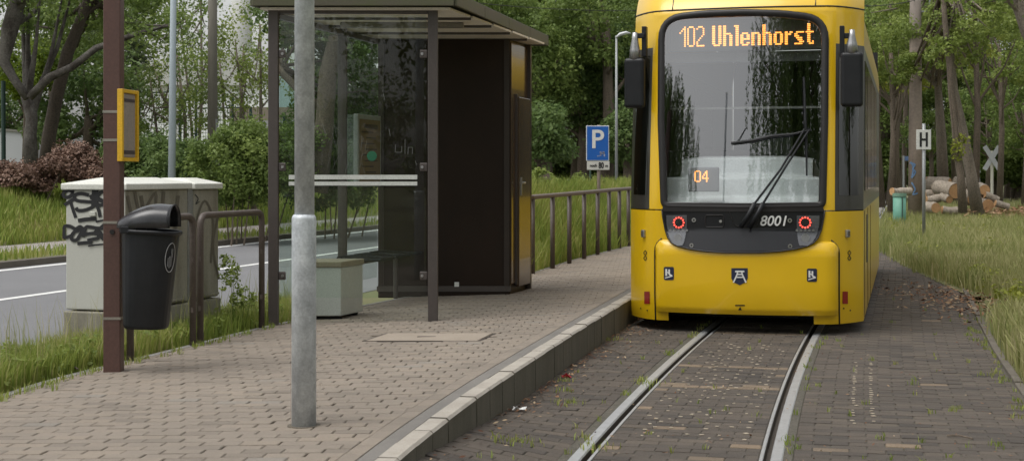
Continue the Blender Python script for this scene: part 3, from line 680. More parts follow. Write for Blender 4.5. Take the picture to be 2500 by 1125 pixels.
# inside the cab: dashboard, displays, bulkhead
AX = (TR, TD, Vector((0, 0, 1)))
inner_grey = M('cab_grey', (.62, .64, .64), .6, c2=(.55, .57, .57), scale=2); inner_dark = M('cab_dark', (.03, .032, .032), .7)
b = MB(); prof = [(.12, 1.15), (.13, 1.27), (.30, 1.31), (.34, 1.50), (.52, 1.53), (.56, 1.70), (.80, 1.72), (.95, 1.15)]
xs = np.linspace(-.86, .86, 20); b.grid([[TW(x * (1 if z < 1.52 else .76), Dep(x, 1.3) * .8 + y + .05, z - .10 * max(0, abs(x) - .6) * (z > 1.52)) for y, z in prof] for x in xs], flip=True)
dash = b.build('dashboard', inner_grey, tram, smooth=False, bevel=.02)
c = at(1718, 438, 14.0); b = MB(); b.box(c, (.30, .06, .24), ax=AX); cds = b.build('course_display', M('display_box', (.16, .165, .18), .5), tram, bevel=.012)
FONT = {
 '1': ['...#', '..##', '.#.#', '#..#', '...#', '...#', '...#', '...#', '...#', '...#', '...#'],
 '0': ['.###.', '#...#', '#...#', '#...#', '#...#', '#...#', '#...#', '#...#', '#...#', '#...#', '.###.'],
 '2': ['.###.', '#...#', '....#', '....#', '....#', '...#.', '..#..', '.#...', '#....', '#....', '#####'],
 '4': ['...#.', '..##.', '..##.', '.#.#.', '.#.#.', '#..#.', '#..#.', '#####', '...#.', '...#.', '...#.'],
 'U': ['##..##'] * 9 + ['##..##', '.####.'], 'h': ['##....'] * 4 + ['#####.'] + ['##..##'] * 6, 'l': ['###'] + ['.##'] * 10,
 'e': ['......'] * 4 + ['.####.', '##..##', '##..##', '######', '##....', '##..##', '.####.'],
 'n': ['......'] * 4 + ['#####.'] + ['##..##'] * 6, 'o': ['......'] * 4 + ['.####.'] + ['##..##'] * 5 + ['.####.'],
 'r': ['.....'] * 4 + ['##.##', '####.'] + ['##...'] * 5,
 's': ['......'] * 4 + ['.#####', '##....', '###...', '.####.', '..###.', '...###', '#####.'],
 't': ['.##..'] * 4 + ['#####'] + ['.##..'] * 4 + ['.##.#', '..###'], ' ': ['...'] * 11}
def leds(mb, text, origin, X, wtot, htot, fill=.62):
    cols = []
    for ch in text:
        g = FONT[ch]; cols += [[g[r][k] == '#' for r in range(11)] for k in range(len(g[0]))] + [[False] * 11]
    n = len(cols); cw, chh = wtot / n, htot / 11
    for r in range(11):
        k = 0
        while k < n:
            if cols[k][r]:
                e = k
                while e < n and cols[e][r] and e - k < 2: e += 1
                mb.box(Vector(origin) + X * ((k + e) / 2 * cw) - Vector((0, 0, (r + .5) * chh)), ((e - k) * cw * .92, .004, chh * fill), ax=(X, X.cross(Vector((0, 0, -1))), Vector((0, 0, 1)))); k = e
            else: k += 1
b = MB(); leds(b, '04', c + TR * -.085 + Vector((0, 0, .085)) - TD * .034, TR, .15, .11, .8); b.build('amber_digits', orange_led, cds)
# destination display hangs behind the glass
da, dbm = at(1633, 45, 14.22), at(1998, 122, 14.22)
cdp = (da + dbm) / 2; b = MB(); b.box(cdp + TD * .10, ((dbm - da).length * .99, .1, abs(da.z - dbm.z)), ax=AX); dd = b.build('destination_display', M('display_black', (.06, .062, .066), .5), tram)
b = MB(); la = at(1652, 61, 14.25); lb = at(1993, 112, 14.25); leds(b, '102 Uhlenhorst', cdp + TR * ((la - cdp).dot(TR)) + TD * .044 + Vector((0, 0, la.z - cdp.z)), TR, (lb - la).dot(TR), la.z - lb.z, .66); b.build('amber_letters', orange_led, dd)
b = MB(); b.box(at(1815, 140, 14.4), (1.66, .05, .10), ax=AX); b.build('blind_box', M('blind_box', (.12, .122, .13), .6), tram)
b = MB(); b.box(TW(0, 2.1, 1.3), (2.2, .05, 1.0), ax=AX); b.build('cab_bulkhead', inner_dark, tram)
b = MB(); b.box(TW(0, 1.35, inv(1815, 250)[1]), (1.75, .02, .022), ax=AX); b.build('cab_rail', M('cab_rail', (.55, .56, .56), .4), tram)
b = MB(); b.tube([SO(1786, 351, .03), SO(1840, 344, .03), SO(1885, 334, .035), SO(1935, 330, .05), SO(1968, 322, .06)], [.014, .016, .015, .011, .009], 8); b.tube([SO(1802, 346, .03), SO(1822, 312, .01)], .004, 5); b.build('wiper_blade', plastic_blk, tram)
b = MB(); b.box(TW(.15, 1.75, 1.55), (.5, .12, .85), ax=AX); b.box(TW(.15, 1.55, 1.15), (.5, .5, .12), ax=AX); b.build('driver_seat', M('seat_blue', (.03, .035, .05), .8), tram, bevel=.05)

# ------------------------------------------------------------------ shelter, cabin and what stands in it
PL, PR, KR, KR2 = plat(668, 793), plat(1057, 783), plat(1245, 718), plat(1290, 703)
C = (PR - PL); WS = C.length; C.z = 0; C.normalize(); A = KR - PR; A.z = 0; DS = A.length; A.normalize(); UP = Vector((0, 0, 1))
def SH(u, v, z): p = PL + C * u + A * v; return Vector((p.x, p.y, z))
NA = Vector((-C.y, C.x, 0))
shelter = empty('waiting_shelter', SH(WS / 2, DS / 2, pz(-1)), 'brown steel waiting shelter with glass walls and flat roof', 'shelter')
CZ = 3.0
for u, v in ((0, 0), (WS, 0), (0, 1.70)):
    b = MB(); p = SH(u, v, 0); b.box(Vector((p.x, p.y, (pz(p.x) - .02 + CZ + .05) / 2)), (.09, .07, CZ - pz(p.x) + .07), ax=(C, NA, UP)); b.build('post', bronze, shelter, bevel=.006)
b = MB(); b.box(SH(WS / 2, .0, CZ + .02), (WS - .095, .064, .075), ax=(C, NA, UP)); b.build('end_beam', bronze, shelter, bevel=.004)
b = MB(); b.box(SH(0, DS / 2, CZ - .03), (DS - .1, .05, .05), ax=(A, Vector((-A.y, A.x, 0)), UP)); b.build('back_beam', bronze, shelter)
def pane(name, u0, v0, u1, v1, z0, z1, mat=pane_glass):
    a, c = SH(u0, v0, 0), SH(u1, v1, 0); d = (c - a); L = d.length; d.normalize(); b = MB()
    b.box(Vector(((a.x + c.x) / 2, (a.y + c.y) / 2, (z0 + z1) / 2)), (L, .008, z1 - z0), ax=(d, Vector((-d.y, d.x, 0)), UP)); return b.build(name, mat, shelter)
end_pane = pane('glass_pane', .06, 0, WS - .06, 0, .42, CZ - .03)
pane('glass_pane', 0, .06, 0, 1.64, .42, CZ - .06); pane('glass_pane', 0, 1.76, 0, DS - .03, .42, CZ - .06)
for za, zc in ((at(860, 427, 12.9).z, at(860, 438, 12.9).z), (at(860, 443.5, 12.9).z, at(860, 453, 12.9).z)):
    b = MB(); b.box(SH(.14 + (1.30 - .14) / 2, -.008, (za + zc) / 2), (1.16, .003, za - zc), ax=(C, NA, UP)); b.build('warning_stripe', M('stripe_white', (.62, .64, .60), .6), end_pane)
clampm = M('clamp', (.10, .085, .08), .4, .3)
for u, sg in ((.08, 1), (WS - .08, -1)):
    for z in (.62, 1.60, 2.62):
        b = MB(); b.box(SH(u, -.012, z), (.07, .018, .075), ax=(C, NA, UP)); k = b.build('glass_clamp', clampm, shelter, bevel=.01)
        b = MB(); b.tube([SH(u + sg * .01, -.02, z), SH(u + sg * .01, -.03, z)], .013, 10); b.build('clamp_bolt', alu, k)
# scratches on the pane
b = MB(); rs = random.Random(3)
def scr(px0, py0, px1, py1, wd=.003):
    Yp = 12.93; a, c = at(px0, py0, Yp), at(px1, py1, Yp); d = (c - a).normalized(); n_ = d.cross(NA).normalized() * wd / 2; b.add([a + n_, c + n_, c - n_, a - n_], [(0, 1, 2, 3)])
for s in ((950, 315, 953, 333), (966, 353, 965, 372), (966, 372, 980, 372), (981, 372, 981, 357), (989, 340, 989, 376), (996, 376, 997, 360), (997, 360, 1007, 360), (1007, 360, 1007, 376), (936, 229, 940, 245), (1014, 393, 1018, 404), (1010, 466, 1016, 470)): scr(*s)
for _ in range(26):
    x0, y0_ = rs.uniform(780, 900), rs.uniform(300, 400); scr(x0, y0_, x0 + rs.gauss(0, 8), y0_ + rs.uniform(10, 40), .0012)
o = tag(b.build('scratches', M('scratch', (.20, .21, .20), .8), end_pane), kind='stuff'); o.location = -NA * .012
# roof: soffit panels, battens, lamp, fascia
NL, NRr = SH(-.13, -.14, 0), SH(WS + .24, -.16, 0); FRr = KR2 + C * .11 + A * .42; FL = SH(-.13, DS + (KR2 - KR).length + .42, 0)
rc = [(p.x, p.y) for p in (NL, NRr, FRr, FL)]
b = MB(); b.prism(rc, CZ + .06, CZ + .14); b.build('roof_slab', M('roof_felt', (.10, .10, .085), .95, c2=(.07, .075, .05), scale=3), shelter)
fas = M('fascia', (.085, .07, .058), .55, c2=(.075, .085, .03), scale=2.2, amt=.5, streak=(1, 1, 3))
def rline(i): a, c = Vector((*rc[i], 0)), Vector((*rc[(i + 1) % 4], 0)); return a, c
for i, nseg in ((0, 1), (1, 4), (2, 1), (3, 4)):
    a, c = rline(i)
    for k in range(nseg):
        p, q = a.lerp(c, k / nseg), a.lerp(c, (k + 1) / nseg); d = (q - p); L = d.length; d.normalize(); b = MB()
        n_ = Vector((d.y, -d.x, 0)); b.box((p + q) / 2 + n_ * .012 + UP * (CZ + .095), (L - .006, .03, .12), ax=(d, n_, UP)); b.build('fascia_panel', fas, shelter, bevel=.006)
nb = 5; vtot = DS + .9
soff = M('soffit_panel', (.80, .74, .65), .7, c2=(.70, .64, .55), scale=3)
for k in range(nb):
    v0, v1 = -.10 + vtot * k / nb, -.10 + vtot * (k + 1) / nb - .06; b = MB()
    P = [SH(-.08, v0, 0), SH(WS + .18 + .03 * k / nb, v0, 0), SH(WS + .18 + .03 * k / nb, v1, 0), SH(-.08, v1, 0)]; b.prism([(p.x, p.y) for p in P], CZ + .01, CZ + .03); b.build('soffit_panel', soff, shelter)
    if k: b = MB(); b.box(SH(WS / 2 + .05, v0 - .03, CZ + .012), (WS + .25, .055, .045), ax=(C, NA, UP)); b.build('soffit_batten', bronze, shelter)
b = MB(); b.box(SH(WS / 2 + .1, 1.05, CZ - .015), (1.2, .12, .05), ax=(C, NA, UP)); b.build('ceiling_lamp', M('lamp_cover', (.22, .2, .17), .4), shelter, bevel=.01)
# dark service cabin at the far end
cabin = empty('service_cabin', Vector((KR.x, KR.y, pz(KR.x))), 'dark brown sheet metal service cabin at the far end of the shelter', 'cabin')
KL_ = KR - C * WS; CD = (KR2 - KR).length; AD = (KR2 - KR); AD.z = 0; AD.normalize()
k4 = [KL_, KR, KR2, KL_ + AD * CD]; z0 = pz(KR.x) + .09
b = MB(); b.prism([(p.x, p.y) for p in k4], pz(-.8) - .02, CZ); b.build('body', cabin_mat, cabin, bevel=.01)
b = MB(); b.box((KL_ + KR) / 2 - NA * .005 + UP * (z0 - KR.z - .03), (WS + .02, .012, .06), ax=(C, NA, UP)); b.build('plinth_strip', bronze, cabin)
for p in (KR - C * .035, KL_ + C * .035):
    b = MB(); b.box(Vector((p.x, p.y, (CZ + z0) / 2)) - NA * .006, (.06 if p is not k4[0] else .06, .014, CZ - z0), ax=(C, NA, UP)); b.build('panel_rib', M('rib', (.035, .024, .02), .35), cabin)
SN = Vector((AD.y, -AD.x, 0))
brown_gloss = M('door_paint', (.09, .058, .035), .22, c2=(.07, .045, .03), scale=4, coat=.4)
def side(t0, t1, za, zc, off, th, name, mat, parent=cabin, bev=.006):
    p = KR + AD * (CD * (t0 + t1) / 2) + SN * off; b = MB(); b.box(Vector((p.x, p.y, (za + zc) / 2)), (CD * (t1 - t0), th, zc - za), ax=(AD, SN, UP)); return b.build(name, mat, parent, bevel=bev)
side(.02, .98, z0 + .02, CZ - .03, .006, .014, 'side_sheet', brown_gloss)
zd1 = at(1270, 238, 15.9).z
door = side(.26, .88, z0 - .02, zd1, .03, .04, 'door', brown_gloss)
side(.22, .255, z0, zd1 + .03, .02, .03, 'door_frame', bronze); side(.885, .95, z0 - .09, CZ, .025, .05, 'corner_post', bronze)
p = KR + AD * (CD * .36) + SN * .07; b = MB(); b.tube([p + UP * (1.44 - KR.z), p + AD * .10 + UP * (1.44 - KR.z)], .011, 8); b.box(p - SN * .015 + UP * (1.40 - KR.z), (.03, .012, .2), ax=(AD, SN, UP)); b.build('door_handle', chrome, door)
g = at(908, 381, 12.90); b = MB(); b.tube([g, g - NA * .003], .045, 24); b.build('round_sticker', M('green_vinyl', (.012, .12, .055), .5), end_pane)
b = MB(); q = at(1115, 694, 15.6); b.box(q, (.05, .006, .05), ax=(C, NA, UP)); b.build('paint_fleck', white_flat, cabin, bevel=.01)
# notice case against the back glass
a, c = SH(.05, 1.88, 0), SH(.05, 2.58, 0); zt_, zb_ = at(856, 278, 14.75).z, at(856, 456, 14.75).z
nc = empty('notice_case', Vector((a.x, a.y, zb_)), 'pale framed notice case hanging on the back glass of the shelter', 'notice case')
AN = Vector((A.y, -A.x, 0)); mid = (a + c) / 2
b = MB(); b.box(Vector((mid.x, mid.y, (zt_ + zb_) / 2)) + AN * .02, (.70, .05, zt_ - zb_), ax=(A, AN, UP)); b.build('case_body', M('case_grey', (.33, .36, .335), .5), nc, bevel=.006)
b = MB(); b.box(Vector((mid.x, mid.y, (zt_ + zb_) / 2)) + AN * .048, (.62, .006, zt_ - zb_ - .10), ax=(A, AN, UP)); pp = b.build('notice_sheet', M('paper', (.20, .155, .085), .8, c2=(.16, .12, .065), scale=5), nc)
b = MB()
for k in range(9): b.box(Vector((mid.x, mid.y, zt_ - .12 - k * .06)) + AN * .053 + A * (-.08 if k % 2 else .02), (.40 - .05 * (k % 3), .003, .012 if k else .045), ax=(A, AN, UP))
b.build('print_lines', M('print', (.08, .06, .05), .8), pp)
# wire seats
bench = empty('bench', SH(.3, 1.7, pz(-1.8)), 'row of three black wire mesh seats fixed along the back of the shelter', 'bench')
for k in range(3):
    v = 1.35 + k * .46; b = MB(); zz = .69
    for i in range(11): u = .08 + .40 * i / 10; b.tube([SH(u, v, zz + .02 * math.cos(i / 10 * 3)), SH(u, v + .40, zz + .02 * math.cos(i / 10 * 3))], .007, 6)
    b.tube([SH(.08, v, zz), SH(.50, v, zz - .01), SH(.50, v + .40, zz - .01), SH(.08, v + .40, zz), SH(.08, v, zz)], .016, 8); b.build('seat', plastic_blk, bench)
b = MB(); b.tube([SH(.26, 1.3, .655), SH(.26, 2.70, .655)], .026, 8); b.build('carrier_bar', bronze, bench)
for v in (1.45, 2.55): b = MB(); b.tube([SH(.26, v, .66), SH(.26, v, pz(-1.7))], .024, 8); b.build('leg', bronze, bench)
# aluminium box
b1, b2 = plat(832, 779), plat(886, 766); ad = (b2 - b1); ad.z = 0; bl = ad.length; ad.normalize(); bn = Vector((ad.y, -ad.x, 0)); bw = .44; zb0 = pz(b1.x)
box = empty('storage_box', Vector((b1.x, b1.y, zb0)), 'low aluminium sheet box with beige lid inside the shelter', 'box')
ctr = b1 + ad * (bl / 2) - C * (bw / 2); ctr.z = 0; htop = at(800, 655, 13.2).z
b = MB(); q4 = [b1 - C * bw, b1, b1 + ad * bl, b1 + ad * bl - C * bw]; b.prism([(p.x, p.y) for p in q4], zb0 + .03, htop)
b.build('cabinet', M('alu_sheet', (.50, .52, .49), .5, .25, c2=(.43, .45, .42), scale=3), box, bevel=.008)
b = MB(); b.prism([(p.x, p.y) for p in [q4[0] - C * .01 - ad * .01, q4[1] + C * .01 - ad * .01, q4[2] + C * .01 + ad * .01, q4[3] - C * .01 + ad * .01]], htop, htop + .055); b.build('lid', M('box_lid', (.26, .22, .15), .6), box, bevel=.008)
for t in (.15, .85): b = MB(); b.box(ctr + ad * (bl * (t - .5)) + UP * (zb0 + .012), (bw - .04, .05, .036), ax=(C, NA, UP)); b.build('skid', dark_void, box)

# ------------------------------------------------------------------ stop post, timetable, bin, lamp post
sp = plat(272, 908); SPx = sp.x
post_brown = M('post_brown', (.105, .052, .042), .5, c2=(.085, .045, .036), scale=5, bump=.1, bscale=60, streak=(1, 1, .3))
stop = empty('stop_post', Vector((sp.x, sp.y, pz(sp.x))), 'square brown steel stop post carrying the litter bin', 'post')
b = MB(); rzp = R(2); b.box((sp.x, sp.y + .06, 2.1), (.118, .125, 4.0), rz=rzp); b.build('column', post_brown, stop, bevel=.006)
strapm = M('strap', (.40, .37, .33), .4, .7)
for py in (273, 342, 543, 777):
    z = at(272, py, sp.y).z; b = MB(); b.box((sp.x, sp.y + .06, z), (.124, .131, .018), rz=rzp); b.build('strap', strapm, stop)
b = MB(); q = at(274, 566, sp.y - .005); b.tube([q, q + Vector((0, -.008, 0))], .017, 14); b.build('bolt_hole', rubber, stop)
# timetable frame hung on the right face of the post
tt0, tt1 = at(300, 220, 10.02), at(336, 390, 10.02)
tw = .30; td = Vector((math.sin(R(40)), math.cos(R(40)), 0)); tn = Vector((td.y, -td.x, 0)); p0 = at(293, 300, 9.98)
zt0, zt1 = at(293, 217, 9.98).z, at(293, 394, 9.98).z
pxw = .28; tdir = Vector((.13, .99, 0)).normalized(); tn = Vector((tdir.y, -tdir.x, 0)); L_ = .26
tcase = empty('timetable_case', Vector((p0.x, p0.y, zt1)), 'yellow framed timetable case strapped to the brown stop post', 'timetable')
yfr = M('case_yellow', (.78, .46, .02), .4, coat=.2)
def tbox(t, z, sx, sy, sz, off, name, mat, parent): b = MB(); b.box(Vector((p0.x, p0.y, z)) + tdir * t + tn * off, (sx, sy, sz), ax=(tdir, tn, UP)); return b.build(name, mat, parent, bevel=.003)
tbox(.010, (zt0 + zt1) / 2, .028, .040, zt0 - zt1, 0, 'frame_side', yfr, tcase); tbox(L_ + .02, (zt0 + zt1) / 2, .028, .040, zt0 - zt1, 0, 'frame_side', yfr, tcase)
tbox(L_ / 2 + .015, zt0 - .013, L_ - .02, .038, .026, 0, 'frame_rail', yfr, tcase); tbox(L_ / 2 + .015, zt1 + .013, L_ - .02, .038, .026, 0, 'frame_rail', yfr, tcase)
tbox(L_ / 2 + .015, (zt0 + zt1) / 2, L_ - .03, .012, zt0 - zt1 - .05, -.005, 'back_board', M('board_grey', (.25, .2, .16), .6), tcase)
sheet = tbox(L_ / 2 + .015, (zt0 + zt1) / 2, L_ - .05, .004, zt0 - zt1 - .06, .006, 'timetable_sheet', M('map_paper', (.30, .245, .20), .7, c2=(.22, .2, .17), scale=18, amt=.4), tcase)
for zz, hh in ((zt0 - .075, .022), (zt1 + .065, .026)): tbox(L_ / 2 + .015, zz, L_ - .07, .003, hh, .010, 'printed_band', M('band', (.06, .045, .045), .7), sheet)
# litter bin
bc = plat(370, 905); bc = Vector((at(366, 600, 9.92).x, 9.95, 0)); bz0, bz1 = at(366, 802, 9.9).z, at(366, 566, 9.9).z
lb = empty('litter_bin', Vector((bc.x, bc.y, bz0)), 'black plastic litter bin with domed lid strapped to the stop post', 'bin')
def ring(cx, cy, rx, ry, z, n=72, tilt=0., rib=0.): return [Vector((cx + rx * (1 + rib * (k % 3 == 0)) * math.copysign(abs(math.cos(2 * math.pi * k / n)) ** .8, math.cos(2 * math.pi * k / n)), cy + ry * (1 + rib * (k % 3 == 0)) * math.copysign(abs(math.sin(2 * math.pi * k / n)) ** .8, math.sin(2 * math.pi * k / n)), z + tilt * math.cos(2 * math.pi * k / n))) for k in range(n)]
b = MB(); hb = bz1 - bz0; lv = [(0, .138, .12), (.012, .148, .13), (.04, .152, .134), (.5, .172, .150), (.97, .190, .165), (1.0, .190, .165)]
rgs = [ring(bc.x - .035 + .035 * t, bc.y, rx, ry, bz0 + hb * t, rib=.012 if .02 < t < .98 else 0, tilt=-.004) for t, rx, ry in lv]; rgs = [r + [r[0]] for r in rgs]; b.grid(rgs)
b.add(ring(bc.x - .035, bc.y, .138, .12, bz0 + .001), [tuple(range(71, -1, -1))]); bbody = b.build('bin_body', plastic_blk, lb, smooth=True)
b = MB(); R4 = [(0.19, .165, -.015), (.207, .18, -.012), (.212, .186, .004), (.205, .18, .016), (.188, .163, .014), (.178, .155, -.02)]
rr = [ring(bc.x, bc.y, a_, c_, bz1 + z_, tilt=-.012) for a_, c_, z_ in R4]; b.grid([r + [r[0]] for r in rr]); b.build('rim', plastic_blk, lb, smooth=True)
b = MB(); P = []; lx0, lx1 = bc.x - .215, bc.x + .165
for i in range(19):
    t = i / 18; x = lx0 + (lx1 - lx0) * t; hgt = .05 + .115 * math.sin(min(1, t * 1.35 + .02) * math.pi / 2) ** .9 - (.03 * max(0, t - .75)); wy = .175 * (1 - (1 - min(1, t * 1.8 + .12)) ** 2.4) ** .5 * (1 - .12 * max(0, t - .6))
    zb2 = bz1 + .028; row = []
    for k in range(25):
        a_ = math.pi * k / 24; row.append(Vector((x, bc.y - wy * math.cos(a_) * (1 + .0 * t), zb2 + (hgt) * (max(0, math.sin(a_)) ** .62))))
    P.append(row)
b.grid(P, flip=True); lid = b.build('lid', M('lid_plastic', (.022, .023, .026), .26, c2=(.035, .035, .038), scale=9, bump=.04), lb, smooth=True, solid=.008)
b = MB(); b.tube(P[-1], .006, 8); b.build('mouth_lip', plastic_blk, lid, smooth=True)
b = MB(); b.add(P[0], [tuple(range(25))]); b.build('lid_back', plastic_blk, lid)
for s in (-1, 1): b = MB(); b.box((bc.x - .12, bc.y + s * .15, bz1 + .018), (.10, .03, .05)); b.build('hinge_block', plastic_blk, lid, bevel=.006)
st = []; cxs, czs = bc.x, at(418, 629, 9.85).z
def skin(a_, z, off=.004):
    t = (z - bz0) / hb; rx, ry = .150 + .04 * t + off, .132 + .033 * t + off; c_, s_ = math.cos(a_), math.sin(a_)
    return Vector((bc.x - .035 + .035 * t + rx * 1.012 * math.copysign(abs(c_) ** .8, c_), bc.y + ry * 1.012 * math.copysign(abs(s_) ** .8, s_), z))
am = R(-30); pts = [skin(am + R(17) * math.cos(t), czs + .10 * math.sin(t), .007) for t in np.linspace(0, 2 * math.pi, 33)]
b = MB(); b.tube(pts, .0028, 6); sk = b.build('bin_emblem', M('emblem_line', (.34, .34, .34), .5), lb)
b = MB()
for i, (da_, dz0, dz1) in enumerate(((-8, -.06, .0), (-4, -.07, .01), (0, -.07, .01), (4, -.06, .03), (6, .0, .06), (2, .03, .06))): b.tube([skin(am + R(da_), czs + dz0, .006), skin(am + R(da_), czs + (dz0 + dz1) / 2, .006), skin(am + R(da_), czs + dz1, .006)], .0028, 5)
b.build('emblem_figure', M('emblem_grey', (.24, .24, .24), .5), sk)
# galvanised pole on the platform
gp = plat(742, 1038); galv = M('galvanised_steel', (.70, .74, .77), .5, .15, c2=(.36, .39, .42), scale=13, amt=.42, bump=.05, streak=(1, 1, .7), fine=.12)
gpo = empty('lamp_post', Vector((gp.x, gp.y, pz(gp.x))), 'grey galvanised steel pole standing alone in the platform paving', 'pole')
zc = at(742, 530, gp.y).z; b = MB(); b.tube([(gp.x, gp.y, pz(gp.x) - .05), (gp.x, gp.y, zc - .012), (gp.x, gp.y, zc - .004), (gp.x, gp.y, zc), (gp.x, gp.y, zc + .010), (gp.x, gp.y, zc + .014)], [.0655, .0645, .0643, .063, .058, .053], 40); b.build('lower_tube', galv, gpo, smooth=True)
b = MB(); b.tube([(gp.x + .003, gp.y, zc), (gp.x + .003, gp.y, 5.0)], .0525, 40); b.build('upper_tube', galv, gpo, smooth=True)
b = MB(); b.tube([(gp.x, gp.y, pz(gp.x) - .01), (gp.x, gp.y, pz(gp.x) + .003)], .088, 24); b.build('base_shade_ring', M('base_shade', (.09, .078, .06), .95, c2=(.14, .12, .09), scale=30), gpo)  # dark sand-coloured ring added as painted shade round the pole foot

# ------------------------------------------------------------------ railings
def hoop(pts, r=.027, nb=8, rad=.09):
    out = []; P = [Vector(p) for p in pts]
    for i, p in enumerate(P):
        if i in (0, len(P) - 1): out.append(p); continue
        s, e = p + (P[i - 1] - p).normalized() * rad, p + (P[i + 1] - p).normalized() * rad
        for k in range(nb): t = k / (nb - 1); out.append((1 - t) ** 2 * s + 2 * t * (1 - t) * p + t * t * e)
    return out
h1, h2, h3, h0 = plat(471, 843), plat(489, 838), plat(639, 800), plat(318, 880)
for (a, c), lab in (((h0, h1), 'brown tubular hoop railing half hidden behind the litter bin'), ((h2, h3), 'brown tubular hoop railing between utility cabinet and shelter')):
    rl = empty('hoop_railing', Vector(((a.x + c.x) / 2, (a.y + c.y) / 2, a.z)), lab, 'railing', 'hoop railings behind the platform')
    zt2 = 1.20; b = MB(); b.tube(hoop([(a.x, a.y, a.z - .05), (a.x, a.y, zt2), (c.x, c.y, zt2), (c.x, c.y, c.z - .05)]), .027, 12); hp = b.build('hoop', bronze_rust, rl, smooth=True)
    for p in (a, c):
        for zz in (.45, .85): b = MB(); b.box((p.x, p.y - .028, zz), (.02, .012, .04)); b.build('bracket_lug', bronze_rust, rl)
far_px = [(1300, 668), (1349, 655), (1390, 643), (1426, 632), (1459, 622), (1487, 613), (1512, 606), (1534, 601), (1556, 595)]
fp = [plat(*p) for p in far_px]; rl = empty('post_railing', fp[0], 'long brown railing of many posts along the back of the platform', 'railing')
for p in fp: b = MB(); b.tube([(p.x, p.y, p.z - .05), (p.x, p.y, p.z + .98)], .033, 10); b.build('post', bronze_rust, rl, smooth=True)
b = MB(); b.tube([fp[0] + UP * 1.0 - (fp[1] - fp[0]) * .12] + [p + UP * 1.0 for p in fp], .032, 10); b.build('top_rail', M('rail_worn', (.17, .125, .10), .5, c2=(.11, .085, .07), scale=8), rl, smooth=True)

# ------------------------------------------------------------------ utility cabinets
ca = R(17.5); cd_ = Vector((math.sin(ca), math.cos(ca), 0)); cr = Vector((math.cos(ca), -math.sin(ca), 0)); c0 = on_z(306, 853, .12); c0.z = 0
cab_mat = M('cabinet_grp', (.50, .50, .45), .6, c2=(.43, .43, .38), scale=2, amt=.6, streak=(1, 1, .5), fine=.03)
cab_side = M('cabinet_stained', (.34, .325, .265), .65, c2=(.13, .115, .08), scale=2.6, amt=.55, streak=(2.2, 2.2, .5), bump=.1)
def cabinet(label, s0, s1, depth, ztop_, mat_end, mat_side, lidm, graffiti=False):
    o = empty('utility_cabinet', Vector((*(c0 + cd_ * s0)[:2], .1)), label, 'utility cabinet', 'utility cabinets beside the road')
    mid = c0 + cd_ * ((s0 + s1) / 2) - cr * (depth / 2); zseam = at(200, 762, 11.5).z
    bx_ = lambda z0_, z1_, g, name, m, bev=.012: (lambda b: (b.box(Vector((mid.x, mid.y, (z0_ + z1_) / 2)), (depth + g, s1 - s0 + g, z1_ - z0_), ax=(cr, cd_, UP)), b.build(name, m, o, bevel=bev))[1])(MB())
    bx_(.0, zseam - .012, .03, 'plinth', mat_side); body = bx_(zseam, ztop_ - .05, 0, 'body', mat_side)
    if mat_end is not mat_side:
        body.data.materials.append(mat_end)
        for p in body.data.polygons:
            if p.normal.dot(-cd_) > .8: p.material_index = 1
    b = MB(); e = .03; z1_, z2_ = ztop_ - .05, ztop_
    Q = [mid + cr * (sx * (depth / 2 + e)) + cd_ * (sy * ((s1 - s0) / 2 + e)) for sx, sy in ((-1, -1), (1, -1), (1, 1), (-1, 1))]
    T = [mid + cr * (sx * depth * .2) + cd_ * (sy * (s1 - s0) * .25) for sx, sy in ((-1, -1), (1, -1), (1, 1), (-1, 1))]
    vs = [Vector((q.x, q.y, z1_)) for q in Q] + [Vector((q.x, q.y, z2_)) for q in Q] + [Vector((q.x, q.y, z2_ + .05)) for q in T]
    b.add(vs, [(3, 2, 1, 0), (8, 9, 10, 11)] + [(i, (i + 1) % 4, 4 + (i + 1) % 4, 4 + i) for i in range(4)] + [(4 + i, 4 + (i + 1) % 4, 8 + (i + 1) % 4, 8 + i) for i in range(4)])
    b.build('lid', lidm, o, bevel=.008)
    return o, body, zseam, mid
lidm = M('cabinet_lid', (.66, .66, .61), .6, c2=(.55, .55, .49), scale=3)
CABZ = at(200, 449, 11.5).z
ca1, body1, zse, m1 = cabinet('pale grey utility cabinet with black graffiti behind the stop post', 0, .98, .56, CABZ, cab_mat, cab_side, lidm)
ca2, body2, _, m2 = cabinet('smaller stained beige utility cabinet beside the hoop railing', 1.08, 1.52, .54, CABZ - .005, cab_side, cab_side, lidm)
b = MB(); q = c0 + cd_ * 1.03 - cr * .03; b.box((q.x, q.y, CABZ / 2), (.05, .09, CABZ - .08), ax=(cr, cd_, UP)); b.build('corner_channel', M('channel', (.30, .31, .31), .5, .4, c2=(.2, .2, .19), scale=9), ca1)
grime = cab_side
for z in (.24, .46): b = MB(); q = c0 + cd_ * .49 + cr * .017; b.box((q.x, q.y, z), (.014, .86, .018), ax=(cr, cd_, UP)); b.build('plinth_rib', cab_side, ca1)
for z in (.24, .46): b = MB(); q = c0 + cd_ * 1.30 + cr * .017; b.box((q.x, q.y, z), (.014, .38, .018), ax=(cr, cd_, UP)); b.build('plinth_rib', cab_side, ca2)
ink = M('graffiti_ink', (.012, .012, .013), .6, fine=.02); brownink = M('graffiti_brown', (.13, .115, .085), .7)
def endpt(px, py, off=.004):
    d = ray(px, py); n_ = -cd_; p = c0 + n_ * off; t = (p - EYE).dot(n_) / d.dot(n_); return EYE + d * t
def sidept(px, py, off=.003):
    d = ray(px, py); p = c0 + cr * off; t = (p - EYE).dot(cr) / d.dot(cr); return EYE + d * t
